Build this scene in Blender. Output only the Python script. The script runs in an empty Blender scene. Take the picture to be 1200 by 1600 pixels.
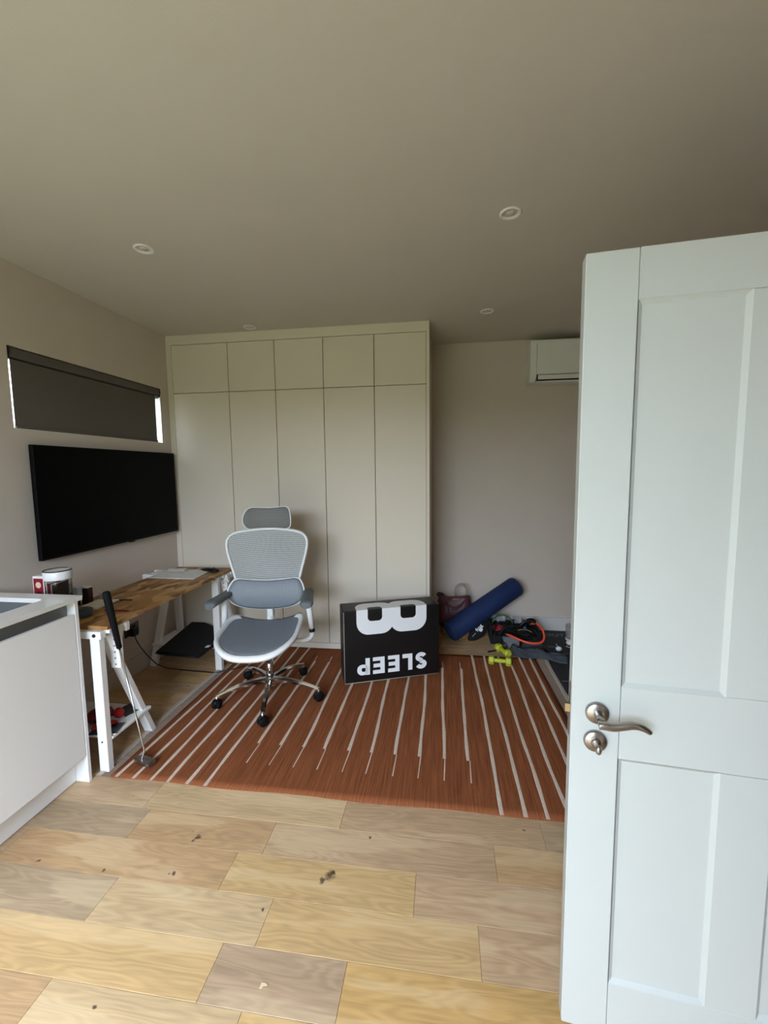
import bpy, bmesh, math, random
from mathutils import Vector, Matrix
random.seed(7)
PI = math.pi
SC = bpy.context.scene
COL = SC.collection

# ------------------------------------------------------------------ camera
cam_d = bpy.data.cameras.new('camera')
cam = bpy.data.objects.new('camera', cam_d); COL.objects.link(cam)
cam_d.sensor_width = 36.0
cam_d.lens = 662.78 * 36.0 / 1600.0
cam_d.clip_start = 0.02
YAW, PITCH, ROLL = 0.1397, 0.09634, -0.01115
F = Vector((-math.sin(YAW)*math.cos(PITCH), math.cos(YAW)*math.cos(PITCH), -math.sin(PITCH)))
Rr = Vector((math.cos(YAW), math.sin(YAW), 0)); U = Rr.cross(F)
R2 = math.cos(ROLL)*Rr + math.sin(ROLL)*U; U2 = -math.sin(ROLL)*Rr + math.cos(ROLL)*U
M = Matrix((R2, U2, -F)).transposed().to_4x4(); M.translation = Vector((2.2351, -3.2749, 1.455))
cam.matrix_world = M
SC.camera = cam

# ------------------------------------------------------------------ world, light, exposure
w = bpy.data.worlds.new('overcast_sky'); SC.world = w; w.use_nodes = True
bg = w.node_tree.nodes['Background']
bg.inputs[0].default_value = (0.86, 0.98, 1.16, 1); bg.inputs[1].default_value = 5.0
portal = bpy.data.lights.new('glass_door_portal', 'AREA'); portal.shape = 'RECTANGLE'
portal.size = 1.95; portal.size_y = 2.2; portal.cycles.is_portal = True
po = bpy.data.objects.new('glass_door_portal', portal); COL.objects.link(po)
po.location = (1.22, -4.42, 1.1); po.rotation_euler = (math.radians(90), 0, 0)
SC.view_settings.view_transform = 'Standard'; SC.view_settings.look = 'None'
SC.view_settings.gamma = 1.0; SC.view_settings.use_curve_mapping = False
SC.view_settings.exposure = 2.13
cy = SC.cycles
cy.use_denoising = True
cy.max_bounces = 12; cy.diffuse_bounces = 8; cy.glossy_bounces = 5; cy.transmission_bounces = 6; cy.transparent_max_bounces = 10
cy.sample_clamp_indirect = 6.0; cy.caustics_reflective = False; cy.caustics_refractive = False

# ------------------------------------------------------------------ materials
def lin(c):
    return tuple((x/12.92 if x <= 0.04045 else ((x+0.055)/1.055)**2.4) for x in (v/255.0 for v in c))
MATS = {}
def mat(name, rgb, rough=0.6, metal=0.0, bump=0.0, bscale=200.0, var=0.0, vscale=4.0, spec=0.5, alpha=1.0, trans=0.0, ior=1.45, emit=0.0):
    if name in MATS: return MATS[name]
    m = bpy.data.materials.new(name); m.use_nodes = True
    nt = m.node_tree; b = nt.nodes['Principled BSDF']
    c = lin(rgb) + (1,)
    b.inputs['Base Color'].default_value = c
    b.inputs['Roughness'].default_value = rough; b.inputs['Metallic'].default_value = metal
    b.inputs['Specular IOR Level'].default_value = spec
    b.inputs['Alpha'].default_value = alpha; b.inputs['Transmission Weight'].default_value = trans
    b.inputs['IOR'].default_value = ior
    if emit: b.inputs['Emission Color'].default_value = c; b.inputs['Emission Strength'].default_value = emit
    tc = nt.nodes.new('ShaderNodeTexCoord')
    if var > 0:
        n = nt.nodes.new('ShaderNodeTexNoise'); n.inputs['Scale'].default_value = vscale; n.inputs['Detail'].default_value = 5
        nt.links.new(tc.outputs['Object'], n.inputs['Vector'])
        r = nt.nodes.new('ShaderNodeMapRange'); r.inputs['From Min'].default_value = 0.3; r.inputs['From Max'].default_value = 0.7
        r.inputs['To Min'].default_value = 1-var; r.inputs['To Max'].default_value = 1+var
        nt.links.new(n.outputs['Fac'], r.inputs['Value'])
        x = nt.nodes.new('ShaderNodeVectorMath'); x.operation = 'SCALE'; x.inputs[0].default_value = c[:3]
        nt.links.new(r.outputs['Result'], x.inputs['Scale']); nt.links.new(x.outputs[0], b.inputs['Base Color'])
    if bump > 0:
        n = nt.nodes.new('ShaderNodeTexNoise'); n.inputs['Scale'].default_value = bscale; n.inputs['Detail'].default_value = 4
        nt.links.new(tc.outputs['Object'], n.inputs['Vector'])
        bp = nt.nodes.new('ShaderNodeBump'); bp.inputs['Strength'].default_value = bump; bp.inputs['Distance'].default_value = 0.002
        nt.links.new(n.outputs['Fac'], bp.inputs['Height']); nt.links.new(bp.outputs['Normal'], b.inputs['Normal'])
    MATS[name] = m
    return m

m_wall = mat('wall_paint', (199, 189, 180), 0.85, bump=0.15, bscale=350, var=0.02)
m_ceil = mat('ceiling_paint', (195, 190, 180), 0.9, bump=0.2, bscale=300, var=0.015)
m_ward = mat('wardrobe_paint', (216, 207, 193), 0.5, bump=0.05, bscale=500)
m_dark = mat('gap_dark', (26, 22, 18), 0.9)
m_trim = mat('white_trim', (205, 205, 203), 0.45)
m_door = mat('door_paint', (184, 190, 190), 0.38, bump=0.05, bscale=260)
m_cab = mat('cabinet_white', (236, 238, 240), 0.3)
m_quartz = mat('quartz_worktop', (222, 222, 220), 0.22, var=0.02, vscale=60)
m_rail = mat('grey_rail', (120, 120, 116), 0.4, metal=0.3)
m_sinkgrey = mat('sink_grey', (92, 96, 98), 0.45)
m_white = mat('white_lacquer', (232, 232, 232), 0.4)
m_plastic = mat('white_plastic', (226, 226, 226), 0.35)
m_frame = mat('chair_white', (226, 229, 232), 0.35)
m_black = mat('black_plastic', (14, 14, 15), 0.4)
m_rubber = mat('black_rubber', (9, 9, 10), 0.75, spec=.2, bump=0.2, bscale=400)
m_armgrey = mat('arm_grey', (92, 98, 103), 0.5)
m_chrome = mat('chrome', (215, 215, 218), 0.1, metal=1.0)
m_steel = mat('satin_steel', (165, 160, 156), 0.28, metal=1.0)
m_brass = mat('brass', (190, 168, 128), 0.35, metal=1.0)
m_screen = mat('tv_screen', (2, 2, 3), 0.45, spec=0.08)
m_bezel = mat('tv_bezel', (5, 5, 6), 0.5, spec=0.15)
m_blind = mat('blind_fabric', (96, 90, 86), 0.9, bump=0.4, bscale=900)
m_cass = mat('blind_cassette', (88, 83, 82), 0.45)
m_pane = mat('thin_pane', (235, 245, 245), 0.05, alpha=0.12)
m_glass = mat('clear_glass', (250, 252, 252), 0.03, trans=1.0, ior=1.15)
m_boxblack = mat('box_black', (6, 6, 7), 0.45, bump=0.1, bscale=120)
m_boxedge = mat('box_cardboard', (150, 146, 138), 0.8)
m_print = mat('white_print', (226, 228, 232), 0.5)
m_roll = mat('roll_blue', (18, 40, 86), 0.75, bump=0.35, bscale=350, var=0.12, vscale=6)
m_maroon = mat('maroon_leather', (92, 52, 60), 0.4, bump=0.3, bscale=90, var=0.2, vscale=14)
m_handle = mat('cane_handle', (160, 138, 116), 0.6, bump=0.3, bscale=150)
m_wicker = mat('wicker', (150, 112, 66), 0.7, var=0.2, vscale=40)
m_fabblk = mat('black_fabric', (12, 12, 14), 0.85, bump=0.4, bscale=500)
m_matblk = mat('black_mat', (38, 39, 44), 0.75, bump=0.4, bscale=500)
m_orange = mat('orange_tube', (236, 84, 52), 0.4)
m_green = mat('green_tube', (28, 92, 48), 0.45)
m_lime = mat('lime_vinyl', (178, 186, 46), 0.45)
m_greyfab = mat('grey_fabric', (104, 108, 116), 0.9, bump=0.3, bscale=400)
m_towel = mat('slate_towel', (62, 68, 76), 0.95, bump=0.6, bscale=300, var=0.12, vscale=20)
m_silver = mat('silver_foil', (200, 202, 208), 0.3, metal=0.5, bump=0.8, bscale=60)
m_red = mat('red_fabric', (170, 24, 34), 0.7)
m_redbox = mat('magenta_card', (132, 18, 48), 0.45)
m_cream = mat('cream_card', (214, 196, 160), 0.6)
m_cardwhite = mat('white_card', (228, 226, 220), 0.6)
m_bluetin = mat('blue_tin', (58, 98, 124), 0.35)
m_tintop = mat('slate_tin_lid', (64, 74, 82), 0.35)
m_paper = mat('paper', (222, 222, 220), 0.8)
m_ink = mat('faint_ink', (150, 152, 156), 0.8)
m_jam = mat('dark_jar', (48, 28, 26), 0.25)
m_lawn = mat('lawn_green', (92, 110, 58), 1.0, var=0.2, vscale=3)
m_patio = mat('patio_stone', (168, 164, 152), 0.9, var=0.08, vscale=3)
m_skyblock = mat('sky_blocker_green', (60, 78, 44), 1.0, bump=0.8, bscale=12, var=0.35, vscale=5)
m_socket = mat('grey_socket', (112, 108, 104), 0.3, metal=0.7)
m_knotdark = mat('knot', (40, 30, 24), 0.6)

def N(nt, t, **kw):
    n = nt.nodes.new(t)
    for k, v in kw.items(): setattr(n, k, v)
    return n
def math_node(nt, op, a, b=None, c=None):
    n = N(nt, 'ShaderNodeMath', operation=op)
    for i, v in enumerate((a, b, c)):
        if v is None: continue
        if isinstance(v, (int, float)): n.inputs[i].default_value = v
        else: nt.links.new(v, n.inputs[i])
    return n.outputs[0]
def ramp(nt, fac, stops):
    r = N(nt, 'ShaderNodeValToRGB'); nt.links.new(fac, r.inputs[0]); e = r.color_ramp.elements
    while len(e) < len(stops): e.new(0.5)
    for el, (p, c) in zip(e, stops): el.position = p; el.color = (c + (1,)) if len(c) == 3 else c
    return r.outputs[0]

# oak plank: colour comes from the plank's own object colour, grain in its own coordinates, knots where the oak has them
KNOTS = [(1.262, -1.826, .013), (1.228, -1.80, .006), (1.252, -1.842, .007), (1.832, -1.914, .019), (1.81, -1.935, .012), (1.845, -1.905, .009),
         (1.262, -1.98, .007), (1.247, -1.985, .004), (1.95, -1.742, .005), (2.56, -1.63, .005), (1.00, -2.00, .005), (.84, -1.66, .004),
         (1.64, -2.06, .004), (1.29, -2.37, .006), (2.62, -2.12, .006), (2.61, -2.135, .005), (2.60, -2.10, .005), (2.635, -2.105, .004), (.62, -.95, .01), (0.5, -.7, .008), (0.72, -2.0, .007)]
def make_oak():
    m = bpy.data.materials.new('oak_plank'); m.use_nodes = True; nt = m.node_tree; b = nt.nodes['Principled BSDF']
    oi = N(nt, 'ShaderNodeObjectInfo'); tc = N(nt, 'ShaderNodeTexCoord'); geo = N(nt, 'ShaderNodeNewGeometry')
    off = N(nt, 'ShaderNodeVectorMath', operation='SCALE'); off.inputs[0].default_value = (37, 21, 13)
    nt.links.new(oi.outputs['Random'], off.inputs['Scale'])
    add = N(nt, 'ShaderNodeVectorMath', operation='ADD'); nt.links.new(tc.outputs['Object'], add.inputs[0]); nt.links.new(off.outputs[0], add.inputs[1])
    mp = N(nt, 'ShaderNodeMapping'); mp.inputs['Scale'].default_value = (1.2, 8.5, 1); nt.links.new(add.outputs[0], mp.inputs[0])
    # broad figure: warped rings
    n1 = N(nt, 'ShaderNodeTexNoise'); n1.inputs['Scale'].default_value = 1.5; n1.inputs['Detail'].default_value = 2; nt.links.new(mp.outputs[0], n1.inputs[0])
    rings = math_node(nt, 'SINE', math_node(nt, 'MULTIPLY', n1.outputs['Fac'], 85))
    rings = math_node(nt, 'MULTIPLY_ADD', rings, 0.5, 0.5)
    mp2 = N(nt, 'ShaderNodeMapping'); mp2.inputs['Scale'].default_value = (2, 46, 1); nt.links.new(add.outputs[0], mp2.inputs[0])
    n2 = N(nt, 'ShaderNodeTexNoise'); n2.inputs['Scale'].default_value = 2.5; n2.inputs['Detail'].default_value = 6; n2.inputs['Roughness'].default_value = .65; nt.links.new(mp2.outputs[0], n2.inputs[0])
    mp3 = N(nt, 'ShaderNodeMapping'); mp3.inputs['Scale'].default_value = (.8, 5, 1); nt.links.new(add.outputs[0], mp3.inputs[0])
    n3 = N(nt, 'ShaderNodeTexNoise'); n3.inputs['Scale'].default_value = 2.2; n3.inputs['Detail'].default_value = 3; nt.links.new(mp3.outputs[0], n3.inputs[0])
    g = math_node(nt, 'ADD', math_node(nt, 'MULTIPLY', rings, 0.12), math_node(nt, 'MULTIPLY', n2.outputs['Fac'], 0.42))
    g = math_node(nt, 'ADD', g, math_node(nt, 'MULTIPLY', n3.outputs['Fac'], 0.42))
    val = N(nt, 'ShaderNodeMapRange'); val.inputs['From Min'].default_value = .3; val.inputs['From Max'].default_value = .68
    val.inputs['To Min'].default_value = .72; val.inputs['To Max'].default_value = 1.14; nt.links.new(g, val.inputs['Value'])
    sc_ = N(nt, 'ShaderNodeVectorMath', operation='SCALE'); nt.links.new(oi.outputs['Color'], sc_.inputs[0]); nt.links.new(val.outputs[0], sc_.inputs['Scale'])
    # pale sapwood sweeps
    sap = ramp(nt, n3.outputs['Fac'], [(.56, (0, 0, 0)), (.60, (1, 1, 1))])
    mixs = N(nt, 'ShaderNodeMix', data_type='RGBA'); nt.links.new(math_node(nt, 'MULTIPLY', sap, .28), mixs.inputs['Factor'])
    nt.links.new(sc_.outputs[0], mixs.inputs[6]); mixs.inputs[7].default_value = lin((214, 192, 156)) + (1,)
    # knots at fixed places in the oak
    col = mixs.outputs[2]
    wn = N(nt, 'ShaderNodeTexNoise'); wn.inputs['Scale'].default_value = 55; nt.links.new(geo.outputs['Position'], wn.inputs[0])
    for (kx, ky, kr) in KNOTS:
        sb = N(nt, 'ShaderNodeVectorMath', operation='SUBTRACT'); nt.links.new(geo.outputs['Position'], sb.inputs[0]); sb.inputs[1].default_value = (kx, ky, 0)
        ln = N(nt, 'ShaderNodeVectorMath', operation='LENGTH'); nt.links.new(sb.outputs[0], ln.inputs[0])
        d = math_node(nt, 'ADD', ln.outputs['Value'], math_node(nt, 'MULTIPLY_ADD', wn.outputs['Fac'], .030, -.015))
        mr = N(nt, 'ShaderNodeMapRange'); mr.inputs['From Min'].default_value = kr*.45; mr.inputs['From Max'].default_value = kr*1.15
        mr.inputs['To Min'].default_value = .85; mr.inputs['To Max'].default_value = 0; nt.links.new(d, mr.inputs['Value'])
        mx = N(nt, 'ShaderNodeMix', data_type='RGBA'); nt.links.new(mr.outputs[0], mx.inputs['Factor']); nt.links.new(col, mx.inputs[6])
        mx.inputs[7].default_value = lin((58, 46, 38)) + (1,); col = mx.outputs[2]
    nt.links.new(col, b.inputs['Base Color'])
    b.inputs['Roughness'].default_value = 0.5; b.inputs['Specular IOR Level'].default_value = .35
    bp = N(nt, 'ShaderNodeBump'); bp.inputs['Strength'].default_value = .12; bp.inputs['Distance'].default_value = .001
    nt.links.new(n2.outputs['Fac'], bp.inputs['Height']); nt.links.new(bp.outputs[0], b.inputs['Normal'])
    return m
m_oak = make_oak()

def make_osb():
    m = bpy.data.materials.new('osb_board'); m.use_nodes = True; nt = m.node_tree; b = nt.nodes['Principled BSDF']
    tc = N(nt, 'ShaderNodeTexCoord'); mp = N(nt, 'ShaderNodeMapping'); mp.inputs['Scale'].default_value = (15, 6, 8); nt.links.new(tc.outputs['Object'], mp.inputs[0])
    nz = N(nt, 'ShaderNodeTexNoise'); nz.inputs['Scale'].default_value = 1.2; nt.links.new(mp.outputs[0], nz.inputs[0])
    ad = N(nt, 'ShaderNodeMix', data_type='RGBA'); ad.inputs['Factor'].default_value = .25; nt.links.new(mp.outputs[0], ad.inputs[6]); nt.links.new(nz.outputs['Color'], ad.inputs[7])
    v = N(nt, 'ShaderNodeTexVoronoi'); v.inputs['Scale'].default_value = 2.2; nt.links.new(ad.outputs[2], v.inputs[0])
    bw = N(nt, 'ShaderNodeRGBToBW'); nt.links.new(v.outputs['Color'], bw.inputs[0])
    c = ramp(nt, bw.outputs[0], [(.15, lin((112, 76, 42))), (.4, lin((148, 104, 58))), (.6, lin((168, 124, 72))), (.85, lin((196, 156, 102)))])
    nt.links.new(c, b.inputs['Base Color']); b.inputs['Roughness'].default_value = .5
    return m
m_osb = make_osb()

def make_rug():
    m = bpy.data.materials.new('rug_weave'); m.use_nodes = True; nt = m.node_tree; b = nt.nodes['Principled BSDF']
    tc = N(nt, 'ShaderNodeTexCoord')
    mp = N(nt, 'ShaderNodeMapping'); mp.inputs['Scale'].default_value = (60, 2.0, 1); nt.links.new(tc.outputs['Object'], mp.inputs[0])
    n = N(nt, 'ShaderNodeTexNoise'); n.inputs['Scale'].default_value = 2; n.inputs['Detail'].default_value = 5; nt.links.new(mp.outputs[0], n.inputs[0])
    n2 = N(nt, 'ShaderNodeTexNoise'); n2.inputs['Scale'].default_value = 420; nt.links.new(tc.outputs['Object'], n2.inputs[0])
    s = math_node(nt, 'ADD', math_node(nt, 'MULTIPLY', n.outputs['Fac'], .6), math_node(nt, 'MULTIPLY', n2.outputs['Fac'], .4))
    c = ramp(nt, s, [(.35, lin((106, 60, 36))), (.52, lin((133, 79, 49))), (.68, lin((154, 94, 62)))])
    nt.links.new(c, b.inputs['Base Color']); b.inputs['Roughness'].default_value = .95; b.inputs['Specular IOR Level'].default_value = .1
    bp = N(nt, 'ShaderNodeBump'); bp.inputs['Strength'].default_value = .5; bp.inputs['Distance'].default_value = .002
    nt.links.new(n2.outputs['Fac'], bp.inputs['Height']); nt.links.new(bp.outputs[0], b.inputs['Normal'])
    return m
m_rug = make_rug()
m_stripe = mat('rug_cream', (206, 188, 172), 0.95, bump=0.5, bscale=400, var=0.08, vscale=60)
m_fringe = mat('rug_fringe', (140, 122, 110), 0.95)
m_fringew = mat('rug_fringe_pale', (182, 174, 164), 0.95, bump=0.5, bscale=300)

def make_mesh(name, dark, light, see=0.15, sc=1.0):
    m = bpy.data.materials.new(name); m.use_nodes = True; nt = m.node_tree; b = nt.nodes['Principled BSDF']
    tc = N(nt, 'ShaderNodeTexCoord')
    mp = N(nt, 'ShaderNodeMapping'); mp.inputs['Scale'].default_value = (46*sc, 46*sc, 46*sc); nt.links.new(tc.outputs['UV'], mp.inputs[0])
    br = N(nt, 'ShaderNodeTexBrick'); br.inputs['Scale'].default_value = 1; br.inputs['Brick Width'].default_value = 1.0; br.inputs['Row Height'].default_value = .7
    br.inputs['Mortar Size'].default_value = .17; br.inputs['Mortar Smooth'].default_value = .4
    br.inputs['Color1'].default_value = lin(light) + (1,); br.inputs['Color2'].default_value = lin(light) + (1,); br.inputs['Mortar'].default_value = lin(dark) + (1,)
    nt.links.new(mp.outputs[0], br.inputs[0])
    nt.links.new(br.outputs['Color'], b.inputs['Base Color']); b.inputs['Roughness'].default_value = .6
    tr = N(nt, 'ShaderNodeBsdfTransparent'); mx = N(nt, 'ShaderNodeMixShader')
    nt.links.new(math_node(nt, 'MULTIPLY', br.outputs['Fac'], see), mx.inputs[0])
    nt.links.new(b.outputs[0], mx.inputs[1]); nt.links.new(tr.outputs[0], mx.inputs[2])
    nt.links.new(mx.outputs[0], nt.nodes['Material Output'].inputs[0])
    return m
m_meshback = make_mesh('mesh_back', (98, 104, 110), (198, 202, 204), .35, 1.15)
m_meshlum = make_mesh('mesh_lumbar', (92, 100, 112), (158, 166, 176), .1)
m_meshseat = make_mesh('mesh_seat', (84, 92, 104), (150, 158, 170), .1)
m_meshhead = make_mesh('mesh_head', (92, 94, 94), (130, 132, 130), .1, 1.3)

# ------------------------------------------------------------------ mesh helpers
def nb(): return bmesh.new()
def box(bm, x0, x1, y0, y1, z0, z1, bev=0.0, mi=0, seg=1, M=None):
    vs = [bm.verts.new(p) for p in ((x0,y0,z0),(x1,y0,z0),(x1,y1,z0),(x0,y1,z0),(x0,y0,z1),(x1,y0,z1),(x1,y1,z1),(x0,y1,z1))]
    fs = [bm.faces.new([vs[i] for i in f]) for f in ((0,3,2,1),(4,5,6,7),(0,1,5,4),(1,2,6,5),(2,3,7,6),(3,0,4,7))]
    for f in fs: f.material_index = mi
    if bev > 0:
        es = list({e for f in fs for e in f.edges})
        r = bmesh.ops.bevel(bm, geom=es, offset=bev, segments=seg, affect='EDGES', profile=.5, clamp_overlap=True)
        vs = list({v for f in r['faces'] for v in f.verts} | {v for v in vs if v.is_valid})
    if M is not None: bmesh.ops.transform(bm, matrix=M, verts=[v for v in vs if v.is_valid])
    return vs
def frames(pts):
    pts = [Vector(p) for p in pts]; T = []
    for i in range(len(pts)):
        a = pts[max(i-1, 0)]; b = pts[min(i+1, len(pts)-1)]; T.append((b-a).normalized())
    n = T[0].orthogonal().normalized(); out = []
    for i, t in enumerate(T):
        n = (n - n.dot(t)*t)
        n = n.normalized() if n.length > 1e-6 else t.orthogonal().normalized()
        out.append((pts[i], n, t.cross(n)))
    return out
def tube(bm, pts, r, n=10, closed=False, mi=0, caps=True, flat=1.0, up=None):
    if closed: pts = list(pts)
    fr = frames(pts) if not closed else frames(list(pts)+[pts[0], pts[1]])[1:len(pts)+1]
    if closed:
        pts2 = [f[0] for f in fr]
    rings = []
    for i, (p, a, b) in enumerate(fr):
        rr = r[i] if isinstance(r, (list, tuple)) else r
        if up is not None:
            t = a.cross(b); u = Vector(up); u = (u-u.dot(t)*t)
            if u.length > 1e-5: a = u.normalized(); b = t.cross(a)
        rings.append([bm.verts.new(p + rr*(math.cos(2*PI*k/n)*a*flat + math.sin(2*PI*k/n)*b)) for k in range(n)])
    m = len(rings)
    for i in range(m if closed else m-1):
        A, B = rings[i], rings[(i+1) % m]
        s = 0
        if closed and i == m-1:
            s = min(range(n), key=lambda q: (A[0].co-B[q].co).length)
        for k in range(n):
            f = bm.faces.new((A[k], A[(k+1) % n], B[(k+1+s) % n], B[(k+s) % n])); f.material_index = mi; f.smooth = True
    if caps and not closed:
        bm.faces.new(list(reversed(rings[0]))).material_index = mi; bm.faces.new(rings[-1]).material_index = mi
def cyl(bm, p0, p1, r0, r1=None, n=16, mi=0):
    tube(bm, [p0, p1], [r0, r0 if r1 is None else r1], n, mi=mi)
def lathe(bm, prof, n=24, c=(0,0,0), mi=0, M=None, smooth=True):
    rings = []
    for (r, z) in prof:
        rings.append([bm.verts.new((c[0]+r*math.cos(2*PI*k/n), c[1]+r*math.sin(2*PI*k/n), c[2]+z)) for k in range(n)] if r > 1e-6 else [bm.verts.new((c[0], c[1], c[2]+z))])
    for A, B in zip(rings, rings[1:]):
        for k in range(n):
            a = [A[k % len(A)], A[(k+1) % len(A)], B[(k+1) % len(B)], B[k % len(B)]]
            a = list(dict.fromkeys(a))
            if len(a) > 2:
                f = bm.faces.new(a); f.smooth = smooth; f.material_index = mi
    if M is not None: bmesh.ops.transform(bm, matrix=M, verts=[v for r_ in rings for v in r_])
def ell(bm, c, r, nu=16, nv=10, mi=0, M=None):
    v0 = len(bm.verts)
    prof = [(math.sin(PI*i/nv), -math.cos(PI*i/nv)) for i in range(nv+1)]
    T = Matrix.Translation(c) @ (M if M is not None else Matrix.Identity(4)) @ Matrix.Diagonal((r[0], r[1], r[2], 1))
    lathe(bm, prof, nu, mi=mi, M=T)
def prism(bm, pts, axis, a, b, mi=0):
    # polygon pts in the plane normal to axis, extruded a..b
    def P(p, t):
        return {'x': (t, p[0], p[1]), 'y': (p[0], t, p[1]), 'z': (p[0], p[1], t)}[axis]
    A = [bm.verts.new(P(p, a)) for p in pts]; B = [bm.verts.new(P(p, b)) for p in pts]
    bm.faces.new(A).material_index = mi; bm.faces.new(list(reversed(B))).material_index = mi
    for i in range(len(pts)):
        j = (i+1) % len(pts); bm.faces.new((A[j], A[i], B[i], B[j])).material_index = mi
def grid(bm, f, nu, nv, mi=0, smooth=True, uv=None):
    V = [[bm.verts.new(f(i/nu, j/nv)) for i in range(nu+1)] for j in range(nv+1)]
    lay = bm.loops.layers.uv.verify() if uv else None
    for j in range(nv):
        for i in range(nu):
            fc = bm.faces.new((V[j][i], V[j][i+1], V[j+1][i+1], V[j+1][i])); fc.smooth = smooth; fc.material_index = mi
            if uv:
                for l, (a, b) in zip(fc.loops, ((i, j), (i+1, j), (i+1, j+1), (i, j+1))): l[lay].uv = (a/nu*uv[0], b/nv*uv[1])
    return V
def obj(name, bm, m, parent=None, loc=None, solid=0.0, recalc=True):
    if recalc and solid == 0: bmesh.ops.recalc_face_normals(bm, faces=bm.faces)
    me = bpy.data.meshes.new(name); bm.to_mesh(me); bm.free()
    for q in (m if isinstance(m, (list, tuple)) else [m]): me.materials.append(q)
    o = bpy.data.objects.new(name, me); COL.objects.link(o)
    if parent: o.parent = parent
    if loc: o.location = loc
    if solid:
        md = o.modifiers.new('thickness', 'SOLIDIFY'); md.thickness = solid; md.offset = 0
    return o
def tag(o, label=None, cat=None, group=None, kind=None):
    if label: o['label'] = label
    if cat: o['category'] = cat
    if group: o['group'] = group
    if kind: o['kind'] = kind
    return o
def thing(name, label, cat, loc=(0,0,0), rz=0.0, group=None):
    o = bpy.data.objects.new(name, None); COL.objects.link(o); o.location = loc; o.rotation_euler = (0, 0, rz)
    o.empty_display_size = .05
    return tag(o, label, cat, group)
def bx(name, m, d, parent=None, bev=0.0, label=None, seg=1):
    bm = nb(); box(bm, *d, bev=bev, seg=seg); o = obj(name, bm, m, parent)
    if label: o['label'] = label
    return o
def struct(name, boxes, m, parent=None):
    bm = nb()
    for d in boxes: box(bm, *d)
    o = obj(name, bm, m, parent)
    if parent is None: o['kind'] = 'structure'
    return o
def copy_tree(o, parent=None):
    c = o.copy(); COL.objects.link(c); c.parent = parent
    for ch in [q for q in o.children]: copy_tree(ch, c)
    return c
def rrect(x0, x1, y0, y1, r, n=5):
    out = []
    for (cx_, cy_, a0) in ((x1-r, y1-r, 0), (x0+r, y1-r, 90), (x0+r, y0+r, 180), (x1-r, y0+r, 270)):
        for k in range(n+1):
            a = math.radians(a0+90*k/n); out.append((cx_+r*math.cos(a), cy_+r*math.sin(a)))
    return out

# ------------------------------------------------------------------ room shell
H = 2.56; YF = -4.3; YB = 0.62
WX = 4.0; BX = 5.0
struct('floor_base', [(-.15, BX+.1, YF-.15, YB+.15, -.12, -.0145)], m_dark)
bpy.data.objects['floor_base'].name = 'floor'
floor = bpy.data.objects['floor']
struct('ceiling', [(-.15, BX+.1, YF-.15, YB+.15, H, H+.12)], m_ceil)
wl = struct('wall_left', [(-.15, 0, YF-.15, -1.305, 0, H), (-.15, 0, -.105, YB+.15, 0, H), (-.15, 0, -1.305, -.105, 0, 1.70), (-.15, 0, -1.305, -.105, 2.126, H)], m_wall)
struct('wall_back', [(0, WX+.1, YB, YB+.15, 0, H)], m_wall)
struct('wall_right', [(WX, WX+.1, -2.2, YB, 0, H)], m_wall)
struct('wall_partition', [(3.31, 3.41, YF, -3.12, 0, H), (3.31, 3.41, -2.36, -2.2, 0, H), (3.31, 3.41, -3.12, -2.36, 1.96, H), (3.41, BX, -2.3, -2.2, 0, H), (BX, BX+.1, YF, -2.2, 0, H)], m_wall)
struct('wall_front', [(0, .3, YF-.15, YF, 0, H), (2.15, BX, YF-.15, YF, 0, H), (.3, 2.15, YF-.15, YF, 2.2, H)], m_wall)
# skirting boards
struct('baseboard_left', [(0, .018, -1.59, 0, 0, .125)], m_wall)
struct('baseboard_back', [(2.13, WX, YB-.018, YB, 0, .125)], m_trim)
# ground outside the glass doors (behind the camera), then two added light blockers
struct('ground_outside', [(-30, 30, -6.2, YF-.15, -.2, -.05)], m_patio)
struct('ground_lawn', [(-30, 30, -40, -6.2, -.2, -.06), (-30, -.2, YF-.15, 20, -.2, -.06)], m_lawn)
struct('trim_sky_blocker', [(-30, 30, -13, -12, -.06, 2.3)], m_skyblock)  # unseen hedge-like block, added to hide the low sky from the room
struct('trim_window_light_blocker', [(-1.75, -1.70, YF-4, 6, -.06, 3.0)], mat('light_blocker_pale', (196, 190, 176), .8))  # unseen fence-like board, added to cut daylight leaking round the blind
# high-level window in the left wall
win = struct('window_1', [(-.11, -.0005, -.107, -.105, 1.702, 2.124), (-.11, -.0005, -1.305, -1.303, 1.702, 2.124), (-.11, -.0005, -1.303, -.107, 1.70, 1.702),
  (-.15, -.11, -1.305, -.105, 1.70, 1.735), (-.15, -.11, -1.305, -.105, 2.09, 2.126), (-.15, -.11, -1.305, -1.29, 1.735, 2.09), (-.15, -.11, -.125, -.105, 1.735, 2.09)], m_white)
bx('pane', m_pane, (-.134, -.128, -1.29, -.125, 1.735, 2.09), win)

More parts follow.
